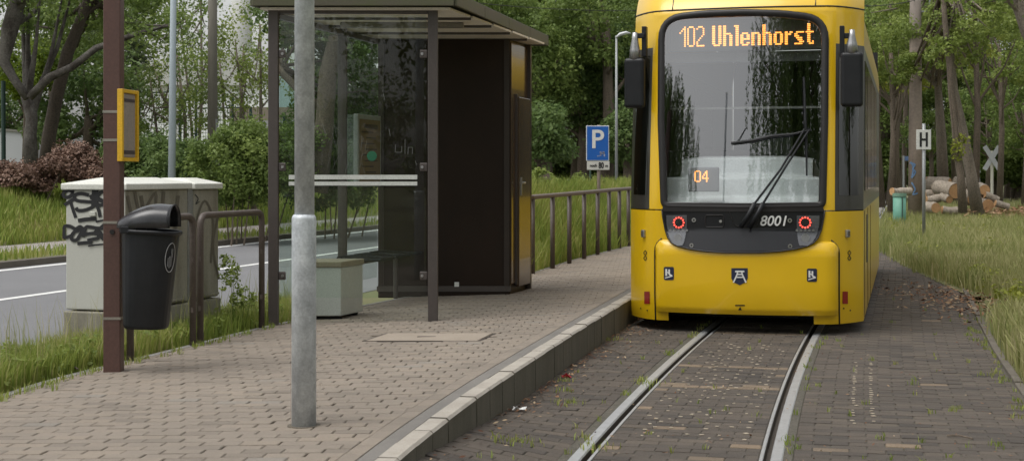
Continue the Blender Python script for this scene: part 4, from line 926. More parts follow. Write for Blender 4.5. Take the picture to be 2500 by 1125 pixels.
def smooth_line(pts, n=5):
    P = [Vector((*p, 0)) for p in pts]; out = []
    for i in range(len(P) - 1):
        p0_, p1_, p2_, p3_ = P[max(i - 1, 0)], P[i], P[i + 1], P[min(i + 2, len(P) - 1)]
        for k in range(n):
            t = k / n; out.append(.5 * ((2 * p1_) + (p2_ - p0_) * t + (2 * p0_ - 5 * p1_ + 4 * p2_ - p3_) * t * t + (-p0_ + 3 * p1_ - 3 * p2_ + p3_) * t ** 3))
    return out + [P[-1]]
def spray(mb, pts, wpx, f):
    L = smooth_line(pts); top, bot = [], []
    for i, p in enumerate(L):
        d = (L[min(i + 1, len(L) - 1)] - L[max(i - 1, 0)]); d = d.normalized() if d.length > 1e-6 else Vector((1, 0, 0)); n_ = Vector((-d.y, d.x, 0)) * (wpx / 2); e = (d * wpx / 2 if i == len(L) - 1 else (-d * wpx / 2 if i == 0 else Vector((0, 0, 0))))
        top.append(f((p + n_ + e * .6)[0], (p + n_ + e * .6)[1])); bot.append(f((p - n_ + e * .6)[0], (p - n_ + e * .6)[1]))
    mb.grid([top, bot])
Zg = lambda L: [(130 + x / 5.625, 420 + y / 5.625) for x, y in L]
b = MB(); gw = 7.2
for i, (L, wd) in enumerate((
    ([(265, 265), (200, 250), (145, 290), (150, 335), (210, 345), (255, 310), (262, 268)], gw), ([(165, 445), (240, 395), (290, 370)], gw), ([(235, 400), (265, 500), (305, 615)], 6.5),
    ([(475, 315), (390, 295), (310, 310), (290, 360), (340, 395), (440, 405), (530, 415), (570, 450), (520, 490), (420, 525), (340, 525), (318, 500)], 7),
    ([(575, 225), (570, 330), (565, 440)], 13), ([(515, 345), (560, 330), (600, 360), (680, 400)], 9), ([(700, 262), (640, 290), (600, 350), (600, 430), (650, 455), (700, 430)], 7), ([(600, 460), (625, 530), (642, 605)], 7),
    ([(355, 665), (450, 650), (575, 640)], 8), ([(590, 680), (650, 668), (700, 660)], 4),
    ([(150, 900), (150, 810), (160, 745), (230, 745), (300, 780), (390, 790)], gw), ([(150, 905), (200, 890), (255, 870)], 6.5), ([(330, 770), (370, 750), (410, 790), (380, 840), (320, 930), (260, 930), (250, 880), (290, 820), (350, 800)], 7),
    ([(410, 880), (430, 800), (460, 750), (540, 760), (610, 770), (700, 770)], 7), ([(420, 860), (540, 840), (620, 860), (610, 905), (550, 920), (480, 935)], 7), ([(590, 800), (640, 840), (690, 910)], 10), ([(650, 770), (690, 735), (705, 735)], 8),
    ([(345, 980), (430, 970), (520, 965)], 7), ([(485, 1015), (570, 1000), (700, 990)], 3.5))):
    spray(b, Zg(L), wd * 1.2, lambda x, y, o_=.004 + .0003 * i: endpt(x, y, o_))
b.build('graffiti', ink, ca1)
b = MB(); hnd = endpt(226, 522, .01); b.box(hnd, (.06, .02, .035), ax=(cr, cd_, UP)); b.build('handle_recess', cab_mat, ca1, bevel=.004)
b = MB()
for i, (L, wd) in enumerate((([(330, 470), (345, 520), (380, 470), (375, 540)], 7), ([(400, 470), (395, 560), (420, 600), (435, 480)], 8), ([(345, 480), (360, 560)], 8), ([(312, 480), (325, 540)], 7))): spray(b, L, wd, lambda x, y, o_=.004 + .0005 * i: sidept(x, y, o_))
b.build('faded_graffiti', brownink, ca1)
b = MB()
for i, (L, wd) in enumerate((([(470, 620), (480, 540), (500, 490), (520, 540), (515, 640)], 5), ([(535, 520), (520, 600), (535, 680)], 5))): spray(b, L, wd, lambda x, y, o_=.004 + .0005 * i: sidept(x, y, o_ - .0))
b.build('faded_graffiti', brownink, ca2)
b = MB(); spray(b, [(476, 475), (484, 485), (478, 498), (487, 492)], 2, lambda x, y: sidept(x, y, .006)); b.build('scrawl', ink, ca2)

# ------------------------------------------------------------------ signs, masts, poles
XW, ZW = Vector((1, 0, 0)), Vector((0, 0, 1))
def gbase(px, Y): p = at(px, 424, Y); return Vector((p.x, p.y, gz(p.x, p.y)))
post_grey = M('post_grey', (.30, .31, .31), .5, .4, c2=(.24, .25, .25), scale=10)
def sign(mb, a, c, Y, th=.012):
    p, q = at(*a, Y), at(*c, Y); mb.box((p + q) / 2, (abs(q.x - p.x), th, abs(q.z - p.z))); return (p + q) / 2, abs(q.x - p.x), abs(q.z - p.z)
Y = 26.7; g = gbase(1462, Y)
pk = empty('parking_sign', g, 'blue parking sign with white distance plate on a rusty post', 'sign')
b = MB(); b.tube([(g.x, Y + .05, g.z - .1), (g.x, Y + .05, at(1462, 305, Y).z)], .033, 12); b.build('post', M('rusty_post', (.24, .20, .17), .6, .2, c2=(.15, .10, .07), scale=6), pk, smooth=True)
b = MB(); c_, w_, h_ = sign(b, (1431, 307), (1487, 393), Y); pl = b.build('sign_plate', M('sign_white', (.70, .73, .74), .5), pk, bevel=.004)
b = MB(); b.box(c_ - Vector((0, .008, 0)), (w_ * .93, .004, h_ * .955)); b.build('blue_field', M('sign_blue', (.008, .10, .42), .4, c2=(.012, .11, .40), scale=5), pl)
textmesh('letter_p', 'P', .48, M('sign_letter', (.74, .74, .72), .5), pl, c_ + Vector((-.005, -.013, .06)), XW, ZW, 0, .008)
b = MB(); r2 = random.Random(2)
for k in range(14): b.box(c_ + Vector((r2.uniform(0, .13), -.013, -.21 + r2.uniform(-.03, .05))), (r2.uniform(.008, .03), .002, r2.uniform(.01, .05)))
b.build('worn_patch', M('worn', (.35, .38, .50), .7), pl)
b = MB(); c_, w_, h_ = sign(b, (1433, 394), (1488, 415), Y); pl2 = b.build('distance_plate', M('plate_white', (.62, .61, .57), .5), pk, bevel=.004)
textmesh('plate_text', '80', .15, ink, pl2, c_ + Vector((.055, -.009, .0)), XW, ZW, 0, .006, width=.10); textmesh('plate_text', 'noch', .07, ink, pl2, c_ + Vector((-.09, -.009, 0)), XW, ZW, 0, .003, width=.13); textmesh('plate_text', 'm', .07, ink, pl2, c_ + Vector((.155, -.009, -.005)), XW, ZW, 0, .003)
# street lamp in front of the wood
Y = 45; g = gbase(1505, Y); sl = empty('street_lamp', g, 'slender grey street lamp with short white head behind the parking sign', 'street lamp')
b = MB(); zl = at(1505, 88, Y).z; b.tube([(g.x, Y, g.z - .1), (g.x, Y, zl)], [.055, .035], 10); b.build('pole', post_grey, sl, smooth=True)
b = MB(); a, c = at(1503, 92, Y), at(1540, 82, Y); b.tube([a, a.lerp(c, .3) + ZW * .06, a.lerp(c, .7) + ZW * .06, c], [.05, .11, .10, .03], 12, flat=.5, up=ZW); b.build('lamp_head', M('lamp_white', (.62, .64, .64), .4), sl, smooth=True)
g = gbase(1441, 30); b = MB(); b.tube([(g.x, g.y, g.z), (g.x, g.y, at(1441, 395, 30).z)], .018, 8); tag(b.build('marker_stake', M('stake_green', (.05, .09, .06), .6)), 'thin green stake in the grass beside the parking sign', 'stake')
# H stop sign and tram mast
Y = 32.5; g = gbase(2257, Y); hsn = empty('stop_sign', g, 'small white tram stop sign with black H on a grey post', 'sign')
b = MB(); b.tube([(g.x, Y + .05, g.z - .1), (g.x, Y + .05, at(2257, 302, Y).z)], .038, 12); b.build('post', post_grey, hsn, smooth=True)
b = MB(); c_, w_, h_ = sign(b, (2237, 317), (2273, 365), Y); pl = b.build('sign_plate', M('plate_white2', (.72, .72, .68), .5), hsn, bevel=.004)
b = MB(); b.box(c_ + Vector((-.068, -.009, 0)), (.05, .004, .33)); b.box(c_ + Vector((.068, -.009, 0)), (.05, .004, .33)); b.box(c_ + Vector((0, -.009, 0)), (.09, .004, .05)); b.build('letter_h', ink, pl)
Y = 50; g = gbase(2235, Y); ms = empty('tram_mast', g, 'tall brown tram mast with blue paint marks and a wire bracket', 'mast')
mast_m = M('mast_rust', (.31, .25, .205), .75, c2=(.22, .175, .145), scale=1.2, streak=(1, 1, .3), bump=.3, bscale=12)
b = MB(); b.tube([(g.x, Y, g.z - .2), (g.x, Y, at(2228, 80, Y).z)], [.26, .20], 20); b.build('lower_shaft', mast_m, ms, smooth=True)
b = MB(); z8 = at(2228, 82, Y).z; b.tube([(g.x - .0, Y, z8 - .1), (g.x, Y, z8), (g.x, Y, z8 + 3)], [.215, .205, .17], 20); b.build('upper_shaft', M('mast_dark', (.24, .20, .17), .7), ms, smooth=True)
blue = M('blue_spray', (.08, .17, .32), .7, c2=(.12, .2, .32), scale=8)
b = MB()
def mastpt(px, py): d = ray(px, py); yy = Y - math.sqrt(max(.001, .262 ** 2 - (d.x * Y - g.x) ** 2)) - .01; return EYE + d * yy
for i, L in enumerate(([(2224, 396), (2230, 410), (2226, 432)], [(2222, 398), (2234, 402), (2228, 412), (2235, 420), (2226, 434)], [(2226, 446), (2234, 462), (2228, 474), (2240, 472)])): spray(b, L, 3.5, mastpt)
b.build('paint_mark', blue, ms)
b = MB(); z9 = at(2250, 30, Y).z; b.tube([(g.x + .15, Y, z9), (g.x + .7, Y, z9 + .05)], .035, 8); b.tube([(g.x + .5, Y, z9 - .1), (g.x + .5, Y, z9 + .7)], .03, 8); b.build('wire_bracket', post_grey, ms)
def wire(label, a, c, r=.012, sag=.1):
    b = MB(); b.tube([a.lerp(c, t) - ZW * (sag * 4 * t * (1 - t)) for t in np.linspace(0, 1, 10)], r, 5); return tag(b.build('overhead_wire', rubber), label, 'wire', 'overhead wires')
wire('overhead wire running from the mast bracket up to the right', at(2262, 26, 50), at(2470, -10, 44)); wire('overhead wire crossing from behind the tram to the mast', at(2060, 14, 46), at(2240, 0, 50), .014)
wire('thin overhead wire crossing in front of the dark wood', at(1120, 3, 40), at(1600, 26, 42), .010)
# green standpipe
Y = 42.5; g = gbase(2196, Y); b = MB(); rp_ = .19; zt3 = at(2196, 480, Y).z
sp2 = empty('green_standpipe', g, 'pale green steel pipe stub standing in the grass near the mast', 'pipe')
b.tube([(g.x, Y, g.z - .2), (g.x, Y, zt3)], rp_, 20); b.build('pipe', M('pipe_green', (.14, .33, .24), .6, c2=(.10, .26, .20), scale=3), sp2, smooth=True)
b = MB(); b.tube([(g.x, Y, zt3), (g.x, Y, zt3 + .10)], rp_ * 1.08, 20); b.build('collar', M('pipe_cap', (.17, .30, .22), .6), sp2)
b = MB(); b.box((g.x + .03, Y - rp_, (g.z + zt3) / 2), (.03, .03, zt3 - g.z)); b.build('seam_bar', M('pipe_seam', (.05, .09, .07), .7), sp2)
# St Andrew's cross
Y = 60; cx_ = at(2421, 386, Y); g = gbase(2423, Y); ax_ = empty('crossing_sign', g, 'white diagonal cross sign on a pale post before the trees', 'sign')
b = MB(); b.tube([(g.x, Y + .06, g.z - .2), (g.x, Y + .06, cx_.z + .3)], .06, 10); b.build('post', M('cross_post', (.58, .56, .48), .6), ax_)
for s in (-1, 1):
    d = Vector((.60, 0, s * .95)).normalized(); b = MB(); b.box(cx_ + Vector((0, -.03 if s > 0 else -.055, 0)), (1.16, .02, .19), ax=(d, Vector((0, 1, 0)), d.cross(Vector((0, 1, 0))))); b.build('cross_arm', M('cross_arm%d' % s, (.42, .43, .44), .6), ax_)
Y = 58; g = gbase(2206, Y); b = MB(); fs_ = empty('street_name_sign', g, 'grey post with small blue plate half behind the mast', 'sign'); b.tube([(g.x, Y, g.z), (g.x, Y, at(2206, 380, Y).z)], .045, 8); b.build('post', post_grey, fs_)
b = MB(); b.box(at(2214, 387, Y) , (.30, .02, .18)); b.build('name_plate', M('plate_blue', (.10, .16, .30), .5), fs_)
Y = 56; g = gbase(2390, Y); bar = empty('leaning_bar', g, 'thin grey metal bar leaning up behind the log pile', 'bar'); b = MB(); b.tube([at(2394, 470, Y), at(2385, 392, Y)], .035, 6); b.tube([at(2386, 395, Y), at(2393, 422, Y)], .02, 6); b.build('bar', post_grey, bar)
g = gbase(2139, 48); wp = empty('marker_post', g, 'white track marker post with orange patch just beyond the tram', 'post'); b = MB(); b.tube([(g.x, 48, g.z), (g.x, 48, at(2139, 385, 48).z)], .04, 8); b.build('post', M('marker_white', (.5, .5, .46), .6), wp); b = MB(); b.box(at(2140, 432, 47.94), (.09, .02, .22)); b.build('orange_patch', M('orange_patch', (.6, .3, .04), .6), wp)
# poles beyond the road
Y = 28.6; g = gbase(422, Y); lp = empty('street_light_pole', g, 'tall pale blue-grey steel light pole beyond the cabinets', 'pole'); b = MB(); b.tube([(g.x - .03, Y, g.z - .1), (g.x, Y, 4), (g.x + .05, Y, 9)], [.082, .064, .05], 16); b.build('shaft', M('pole_blue_grey', (.40, .46, .50), .5, c2=(.36, .42, .46), scale=4), lp, smooth=True)
b = MB(); b.box((g.x - .01, Y - .075, g.z + 1.1), (.07, .02, .3)); b.build('service_hatch', M('hatch_grey', (.36, .41, .45), .5), lp)
Y = 36; g = gbase(519, Y); wp2 = empty('telegraph_pole', g, 'weathered wooden telegraph pole among the thin trees', 'pole'); b = MB(); b.tube([(g.x, Y, g.z - .1), (g.x, Y, 9)], [.135, .10], 14); b.build('shaft', M('weathered_wood', (.20, .185, .155), .9, c2=(.13, .12, .10), scale=6, streak=(1, 1, .15)), wp2, smooth=True)
b = MB(); b.tube([(g.x + .12, Y - .06, g.z), (g.x + .11, Y - .06, 2.9)], .03, 8); b.build('cable_conduit', post_grey, wp2)

# ------------------------------------------------------------------ far hall and fence on the left
Yb = 62; hall = empty('factory_hall', at(560, 330, Yb), 'white industrial hall with shallow roof seen through the trees', 'building')
def face(name, pts, Y, mat, dep=8, par=None, offY=0):
    P = [at(px, py, Y) for px, py in pts]; n = len(P); Q = [p + Vector((0, dep, 0)) for p in P]; b = MB(); b.add(P + Q, [tuple(range(n))[::-1], tuple(range(n, 2 * n))] + [(i, (i + 1) % n, n + (i + 1) % n, n + i) for i in range(n)]); return b.build(name, mat, par or hall)
hw_ = M('hall_white', (.78, .79, .78), .7, c2=(.70, .72, .71), scale=.5, streak=(1, 1, .3)); ht = M('hall_turquoise', (.36, .47, .49), .6, c2=(.32, .43, .45), scale=.6)
face('wall', [(300, 360), (300, 205), (640, 205), (640, 330), (640, 360)], Yb, hw_, 14); face('wall', [(640, 360), (640, 215), (770, 190), (900, 200), (900, 360)], Yb - 1.5, hw_, 12)
w2 = face('turquoise_wall', [(676, 268), (676, 190), (722, 165), (790, 165), (790, 268)], Yb - 1.7, ht, .2); face('roof', [(290, 208), (330, 160), (620, 128), (640, 208)], Yb - .3, M('hall_roof', (.50, .50, .47), .8, c2=(.42, .42, .40), scale=.6), 14)
for k in range(6): face('wall_joint', [(330 + k * 50, 330), (330 + k * 50, 210), (332 + k * 50, 210), (332 + k * 50, 330)], Yb - .02, M('hall_joint', (.45, .46, .45), .7), .06)
ch_ = empty('chimney_tower', at(590, 330, Yb + 16), 'pale concrete chimney tower above the hall roof', 'tower'); b = MB(); b.tube([at(590, 330, Yb + 16), at(590, -200, Yb + 16)], [.62, .5], 20); b.build('shaft', M('tower_concrete', (.55, .55, .53), .8), ch_, smooth=True); b = MB(); b.tube([at(590, -190, Yb + 16), at(590, -215, Yb + 16)], .6, 20); b.build('cap', concrete, ch_)
gw_ = empty('garden_wall', at(600, 300, 50), 'low grey brown wall in front of the hall', 'wall'); face('wall_panel', [(560, 330), (560, 262), (720, 262), (720, 330)], 55, M('wall_brown', (.26, .22, .17), .9, scale=2), .3, gw_); face('wall_panel', [(600, 330), (600, 296), (720, 292), (720, 330)], 54, M('wall_grey', (.38, .38, .38), .9, scale=2), .3, gw_)
gw2 = empty('garden_wall', at(30, 380, 44), 'light grey wall panel at the foot of the birch', 'wall'); face('wall_panel', [(-60, 410), (-60, 312), (30, 317), (66, 322), (66, 410)], 44, M('wall_light', (.45, .46, .48), .8, c2=(.4, .41, .43), scale=1), .25, gw2); face('coping', [(-60, 314), (-60, 309), (66, 319), (66, 324)], 43.95, concrete, .35, gw2)
fgm = M('fence_green', (.015, .045, .035), .5); fe = empty('mesh_fence', at(560, 330, 46), 'dark green wire mesh fence before the hall', 'fence')
for px_, t in ((340, 225), (440, 226), (478, 214), (568, 235), (612, 262)): b = MB(); b.tube([at(px_, 400, 46), at(px_, t, 46)], .045, 8); b.build('post', fgm, fe)
b = MB(); b.tube([at(340, 228, 46), at(478, 222, 46)], .025, 6); b.tube([at(478, 265, 46), at(612, 262, 46)], .025, 6); b.tube([at(612, 262, 46), at(622, 330, 46)], .03, 6); b.build('top_rail', fgm, fe)
b = MB()
for k in range(46): b.tube([at(340 + k * 6, 400, 46), at(340 + k * 6, 229 if k < 23 else 266, 46)], .006, 3, cap=False)
for k in range(16): b.tube([at(340, 235 + k * 10, 46), at(612 if k > 3 else 478, 235 + k * 10, 46)], .006, 3, cap=False)
b.build('wire_mesh', fgm, fe)
b = MB(); b.tube([at(9, 440, 35), at(8, 198, 35)], .055, 10); fp1 = tag(b.build('fence_post', fgm), 'dark green steel fence post by the picture edge near the birch', 'post')
for px_ in (694,): b = MB(); b.tube([at(px_, 400, 44), at(px_, 275, 44)], .05, 8); tag(b.build('fence_post', fgm), 'dark green fence post seen through the shelter glass', 'post')

# ------------------------------------------------------------------ logs
log_m = M('log_bark', (.23, .19, .15), .95, c2=(.36, .31, .25), scale=5, bump=1, bscale=20, streak=(3, 1, 1), fine=.3); cut_m = M('log_cut', (.50, .30, .15), .9, c2=(.40, .22, .10), scale=8, fine=.25)
def log(label, p, q, r, Y0, Y1=None):
    a, c = at(*p, Y0), at(*q, Y1 or Y0); o = empty('log', (a + c) / 2, label, 'log', 'felled logs in the pile'); d = (c - a); b = MB()
    rr_ = random.Random(int(p[0])); P = [a + d * t + Vector((0, 0, rr_.uniform(-.02, .02))) for t in np.linspace(0, 1, 5)]; b.tube(P, [r * rr_.uniform(.93, 1.05) for _ in P], 16, cap=False); b.build('bark', log_m, o, smooth=True)
    for e, s in ((P[0], -1), (P[-1], 1)):
        b = MB(); n_ = d.normalized() * s; b.tube([e - n_ * .01, e + n_ * .012], r * .93, 16); b.build('cut_end', cut_m, o)
log('thickest log with mossy bark lying on top of the pile', (2262, 452), (2318, 455), .31, 51, 50.6)
log('thick log showing a broad tan cut end beside the thin trunk', (2290, 458), (2333, 466), .27, 49.2, 48.2)
log('log lying at the back top of the pile behind the leaning trunk', (2330, 445), (2372, 452), .22, 52, 51.6)
log('log with round cut end at the far side of the leaning trunk', (2388, 458), (2404, 463), .19, 49.6, 48.6)
log('dark log in the middle of the pile under the thickest log', (2258, 474), (2300, 476), .17, 49.5)
log('pale birch log low in the pile', (2262, 489), (2296, 484), .14, 48.6)
log('short birch log with split end in the shadowed gap', (2300, 480), (2318, 486), .14, 48.6, 48.2)
log('lowest pale log lying along the grass', (2300, 512), (2346, 516), .13, 47.6)
log('brown log end poking out low beside the sign post', (2262, 505), (2285, 508), .18, 48, 47.4)
log('thin log sloping down to the right end of the pile', (2405, 475), (2436, 488), .12, 48.6)
log('slender log lowest at the right end of the pile', (2430, 495), (2462, 504), .12, 48.2)
log('log behind the leaning trunk in the heart of the pile', (2350, 478), (2380, 485), .28, 50, 49)
log('reddish log stump under the round cut end', (2392, 498), (2412, 500), .22, 49, 48.4)
log('thin log lying flat behind the green pipe', (2178, 468), (2222, 468), .12, 43.3, 43.6)

# ------------------------------------------------------------------ foliage
def leaves(cent, rad, n, size, flat=.75, up=.5, seed=0, droop=0.):
    """rhombic leaves in clumps: cent (k,3), rad (k,), n leaves per clump"""
    g_ = np.random.default_rng(seed); k = len(cent); N = k * n
    d = g_.normal(size=(N, 3)); d /= np.linalg.norm(d, axis=1)[:, None]; r = g_.random(N) ** .45
    ci = np.repeat(np.arange(k), n); p = cent[ci] + d * (r * rad[ci])[:, None] * np.array((1, 1, flat))
    nr = d * .6 + g_.normal(size=(N, 3)) * .55; nr[:, 2] += up; nr /= np.linalg.norm(nr, axis=1)[:, None]
    t = g_.normal(size=(N, 3)); t -= nr * (t * nr).sum(1)[:, None]; t /= np.linalg.norm(t, axis=1)[:, None]
    if droop: t = t * (1 - droop) + np.array((0, 0, -droop)); t /= np.linalg.norm(t, axis=1)[:, None]
    b_ = np.cross(nr, t); s = size * g_.uniform(.6, 1.3, N)[:, None]
    V = np.stack([p - t * s * .5, p + b_ * s * .28 + t * s * .02 + nr * s * .06, p + t * s * .5, p - b_ * s * .28 + t * s * .02 + nr * s * .06], 1).reshape(-1, 3)
    tone = np.clip(np.repeat(g_.normal(.5, .16, k), n) + g_.normal(0, .14, N), 0, 1); return V, np.repeat(tone, 4)
def crownpts(c, rx, rz, k, seed, hollow=.5):
    g_ = np.random.default_rng(seed); d = g_.normal(size=(k, 3)); d /= np.linalg.norm(d, axis=1)[:, None]; r = g_.uniform(hollow ** 3, 1, k) ** (1 / 3)
    return np.asarray(c) + d * r[:, None] * np.array((rx, rx, rz)) * g_.uniform(.85, 1.1, (k, 1))
def quads(n): return np.arange(n * 4).reshape(n, 4)
GR_MID = leafmat('leaf_mid_green', [(0.085, 0.132, 0.034), (0.158, 0.223, 0.055), (0.246, 0.311, 0.086)])
GR_DARK = leafmat('leaf_dark_green', [(0.060, 0.105, 0.032), (0.120, 0.183, 0.054), (0.187, 0.254, 0.083)])
GR_LIGHT = leafmat('leaf_light_green', [(0.134, 0.185, 0.043), (0.224, 0.286, 0.067), (0.325, 0.381, 0.106)])
GR_YEL = leafmat('leaf_yellow_green', [(.17, .20, .028), (.27, .30, .042), (.37, .38, .07)])
GR_PINE = leafmat('needle_green', [(0.054, 0.079, 0.036), (0.090, 0.120, 0.053), (0.132, 0.168, 0.072)])
GR_DEAD = leafmat('leaf_dead_brown', [(.12, .07, .052), (.21, .13, .095), (.31, .20, .15)], .15)
GRS = leafmat('grass_blade', [(.12, .18, .03), (.20, .27, .045), (.29, .33, .07), (.42, .38, .16)], .3, .6)
def tree(name, label, trunks, crowns, mat, barkm, leaf=.16, per=150, cl=.75, seed=1, up=.5, cat='tree', group=None, droop=0., twigs=True):
    """trunks: list of (points, radii); crowns: list of (centre, rx, rz, clumps)"""
    base = Vector(trunks[0][0][0]); o = empty(name, base, label, cat, group); b = MB()
    for P, r in trunks: b.tube(P, r, 9)
    allc = []; gsd = np.random.default_rng(seed)
    for i, (c, rx, rz, k) in enumerate(crowns):
        pts = crownpts(c, rx, rz, k, seed * 31 + i); allc.append(pts)
        if twigs:
            P0, r0 = trunks[min(i, len(trunks) - 1)]
            for q in pts[:max(4, k // 5)]:
                a = Vector(P0[-1]).lerp(Vector(P0[max(0, len(P0) - 2)]), gsd.random()); m = a.lerp(Vector(q), .55) + Vector((0, 0, -.12 * (Vector(q) - a).length)); b.tube([a, m, q], [r0[-1] * .6 + .012, r0[-1] * .3 + .01, .008], 5, cap=False)
    b.build('trunk', barkm, o, smooth=True)
    cc_ = np.concatenate(allc); rad = gsd.uniform(.6, 1.25, len(cc_)) * cl
    V, T = leaves(cc_, rad, per, leaf, seed=seed + 5, up=up, droop=droop); V = V - np.array(base)
    link('crown', npmesh('crown', V, quads(len(V) // 4), mat, T), o); return o
def px3(L, Y): return [at(x, y, Y) for x, y in L]
# left: birch fork, leaning trunks, dark evergreens, thin pale trees
b0 = gbase(78, 34)
tree('birch_tree', 'black and white birch with forked trunk behind the brown shrub', [(px3([(76, 425), (74, 330), (78, 290), (66, 235)], 34), [.19, .15, .14, .15]), (px3([(68, 240), (35, 195), (10, 150), (25, 70), (55, -40)], 33.5), [.10, .10, .13, .2, .18]), (px3([(72, 238), (120, 190), (175, 165), (235, 118), (330, 85), (420, 60)], 33.5), [.10, .10, .09, .08, .06, .03])],
     [(at(40, -60, 34), 2.0, 1.3, 40), (at(60, -20, 34), 1.5, 1.0, 20), (at(340, 60, 34), 1.4, .6, 14)], GR_MID, bark_birch, .11, 90, .5, 11)
tree('oak_tree', 'dark trunk curving up to the right beside the birch', [(px3([(112, 420), (120, 330), (140, 230), (165, 130), (195, 55), (230, -40)], 35), [.19, .17, .16, .15, .13, .11])], [(at(200, -30, 36), 2.4, 1.2, 50), (at(150, 60, 38), 1.6, 1.0, 26)], GR_MID, M('bark_dark', (.085, .066, .05), .95, c2=(.05, .04, .03), scale=7, streak=(1, 1, .25), bump=1, bscale=25, fine=.3), .13, 110, .6, 12)
tree('maple_sapling', 'bright yellow green young maple behind the birch fork', [(px3([(60, 420), (62, 300), (65, 200)], 40), [.08, .06, .04])], [(at(68, 160, 40), .95, .85, 34), (at(50, 200, 40), .6, .5, 12)], leafmat('leaf_lime', [(.10, .15, .015), (.17, .24, .02), (.25, .31, .04)]), bark, .13, 110, .36, 13)
for i, (px_, py_, Y_, rx, rz, k, mt, lab) in enumerate((
    (215, 285, 41, 1.5, 2.0, 60, GR_DARK, 'dense dark green bushy tree between the birch and the brown post'), (130, 60, 46, 2.2, 1.6, 44, GR_PINE, 'dull dark pine crown filling the upper left'), (262, 150, 44, 1.2, 1.9, 34, GR_PINE, 'dark pine tree directly behind the brown post'),
    (20, 260, 47, 1.5, 1.6, 40, GR_DARK, 'dark green tree beyond the fence post at the picture edge'), (330, 20, 48, 1.8, 1.0, 26, GR_LIGHT, 'mid green tree crown above the timetable case'))):
    g = gbase(px_, Y_); c_ = at(px_, py_, Y_); tree('pine_tree' if mt is GR_PINE else 'bushy_tree', lab, [([g, Vector((g.x, g.y, (g.z + c_.z) / 2)), c_], [.2, .16, .1])], [(c_, rx, rz, k)], mt, bark, .15, 150, .62, 20 + i, droop=.2 if mt is GR_PINE else 0)
for i, (px_, top, Y_, lean, lab) in enumerate(((395, 150, 37, 30, 'thin pale green tree left of the light pole'), (455, 120, 39, -25, 'slender airy tree just right of the light pole'), (560, 110, 38, 35, 'airy light green tree right of the telegraph pole'), (620, 60, 37, 15, 'light green tree close beside the shelter roof'), (480, -10, 42, 10, 'tall thin tree above the hall roof'))):
    g = gbase(px_, Y_); tp_ = at(px_ + lean, top, Y_)
    tree('young_tree', lab, [([g, g.lerp(tp_, .5) + Vector((.1, 0, 0)), tp_], [.06, .045, .025]), ([g, g.lerp(tp_, .5) + Vector((-.35, .2, 0)), tp_ + Vector((-.7, .3, -.4))], [.05, .035, .02])], [(at(px_ + lean * .6, top + 60, Y_), 1.15, 1.15, 34), (at(px_ - lean * .4, top + 150, Y_), .9, .7, 18)], GR_LIGHT if i % 2 else GR_MID, bark_grey, .10, 32 if i < 3 else 44, .40, 40 + i)
def bush(name, label, spots, mat, leaf=.09, per=200, rad=.4, seed=1, cat='bush', group=None, flat=.8, stems=bark, sr=1.):
    """spots: (px, py, Y, rx, rz, clumps)"""
    g = gbase(spots[0][0], spots[0][2]); o = empty(name, g, label, cat, group); cs = np.concatenate([crownpts(at(a, b_, Y_), rx, rz, k, seed * 7 + j, .2) for j, (a, b_, Y_, rx, rz, k) in enumerate(spots)])
    V, T = leaves(cs, np.random.default_rng(seed).uniform(.6, 1.2, len(cs)) * rad, per, leaf, flat, .4, seed); V -= np.array(g)
    link('foliage', npmesh('foliage', V, quads(len(V) // 4), mat, T), o); b = MB(); g_ = random.Random(seed)
    for k in range(8): q = cs[g_.randrange(len(cs))]; zz = gz(q[0], q[1]); b.tube([(q[0] * .5 + g.x * .5, q[1], zz - .1), ((q[0] * .75 + g.x * .25), q[1], (zz + q[2]) / 2), q], [.02 * sr, .015 * sr, .006 * sr], 5, cap=False)
    b.build('stems', stems, o); return o
bush('dead_shrub', 'brown withered shrub on the bank at the far left', [(30, 432, 31, .6, .22, 30), (110, 425, 31.2, .7, .28, 36), (190, 412, 31.5, .7, .34, 40), (250, 420, 31.5, .6, .3, 30), (175, 375, 31.6, .35, .2, 12)], GR_DEAD, .08, 130, .26, 60, 'shrub')
bush('hedge_bush', 'mid green bush behind the pale cabinet', [(330, 390, 32, 1.0, .6, 40), (400, 400, 31, .9, .5, 36), (470, 405, 31, .9, .5, 36)], GR_DARK, .09, 170, .33, 61)
bush('hedge_bush', 'leafy green bush between telegraph pole and shelter', [(570, 410, 29, .8, .8, 50), (630, 400, 29, .7, .8, 44), (600, 340, 30, .5, .3, 16), (700, 380, 30, .8, .7, 40)], GR_MID, .09, 170, .33, 62)
bush('hedge_bush', 'dark bush seen through the shelter glass', [(780, 380, 31, .9, 1.2, 50), (860, 370, 32, .9, 1.3, 50), (820, 230, 34, 1.0, 1.0, 40), (930, 330, 33, 1, 1.5, 40)], GR_DARK, .10, 170, .36, 63)
tree('roadside_tree', 'thick leaning trunk seen through the shelter glass', [(px3([(775, 470), (790, 330), (800, 180), (830, 60), (850, -60)], 30), [.22, .2, .19, .17, .15]), (px3([(790, 270), (735, 225), (690, 180), (672, 150)], 30), [.10, .09, .07, .05])], [(at(820, 60, 31), 1.8, 1.3, 46), (at(900, 180, 33), 1.4, 1.4, 40), (at(760, 20, 32), 1.3, 1.0, 24)], GR_DARK, bark, .12, 140, .5, 64)
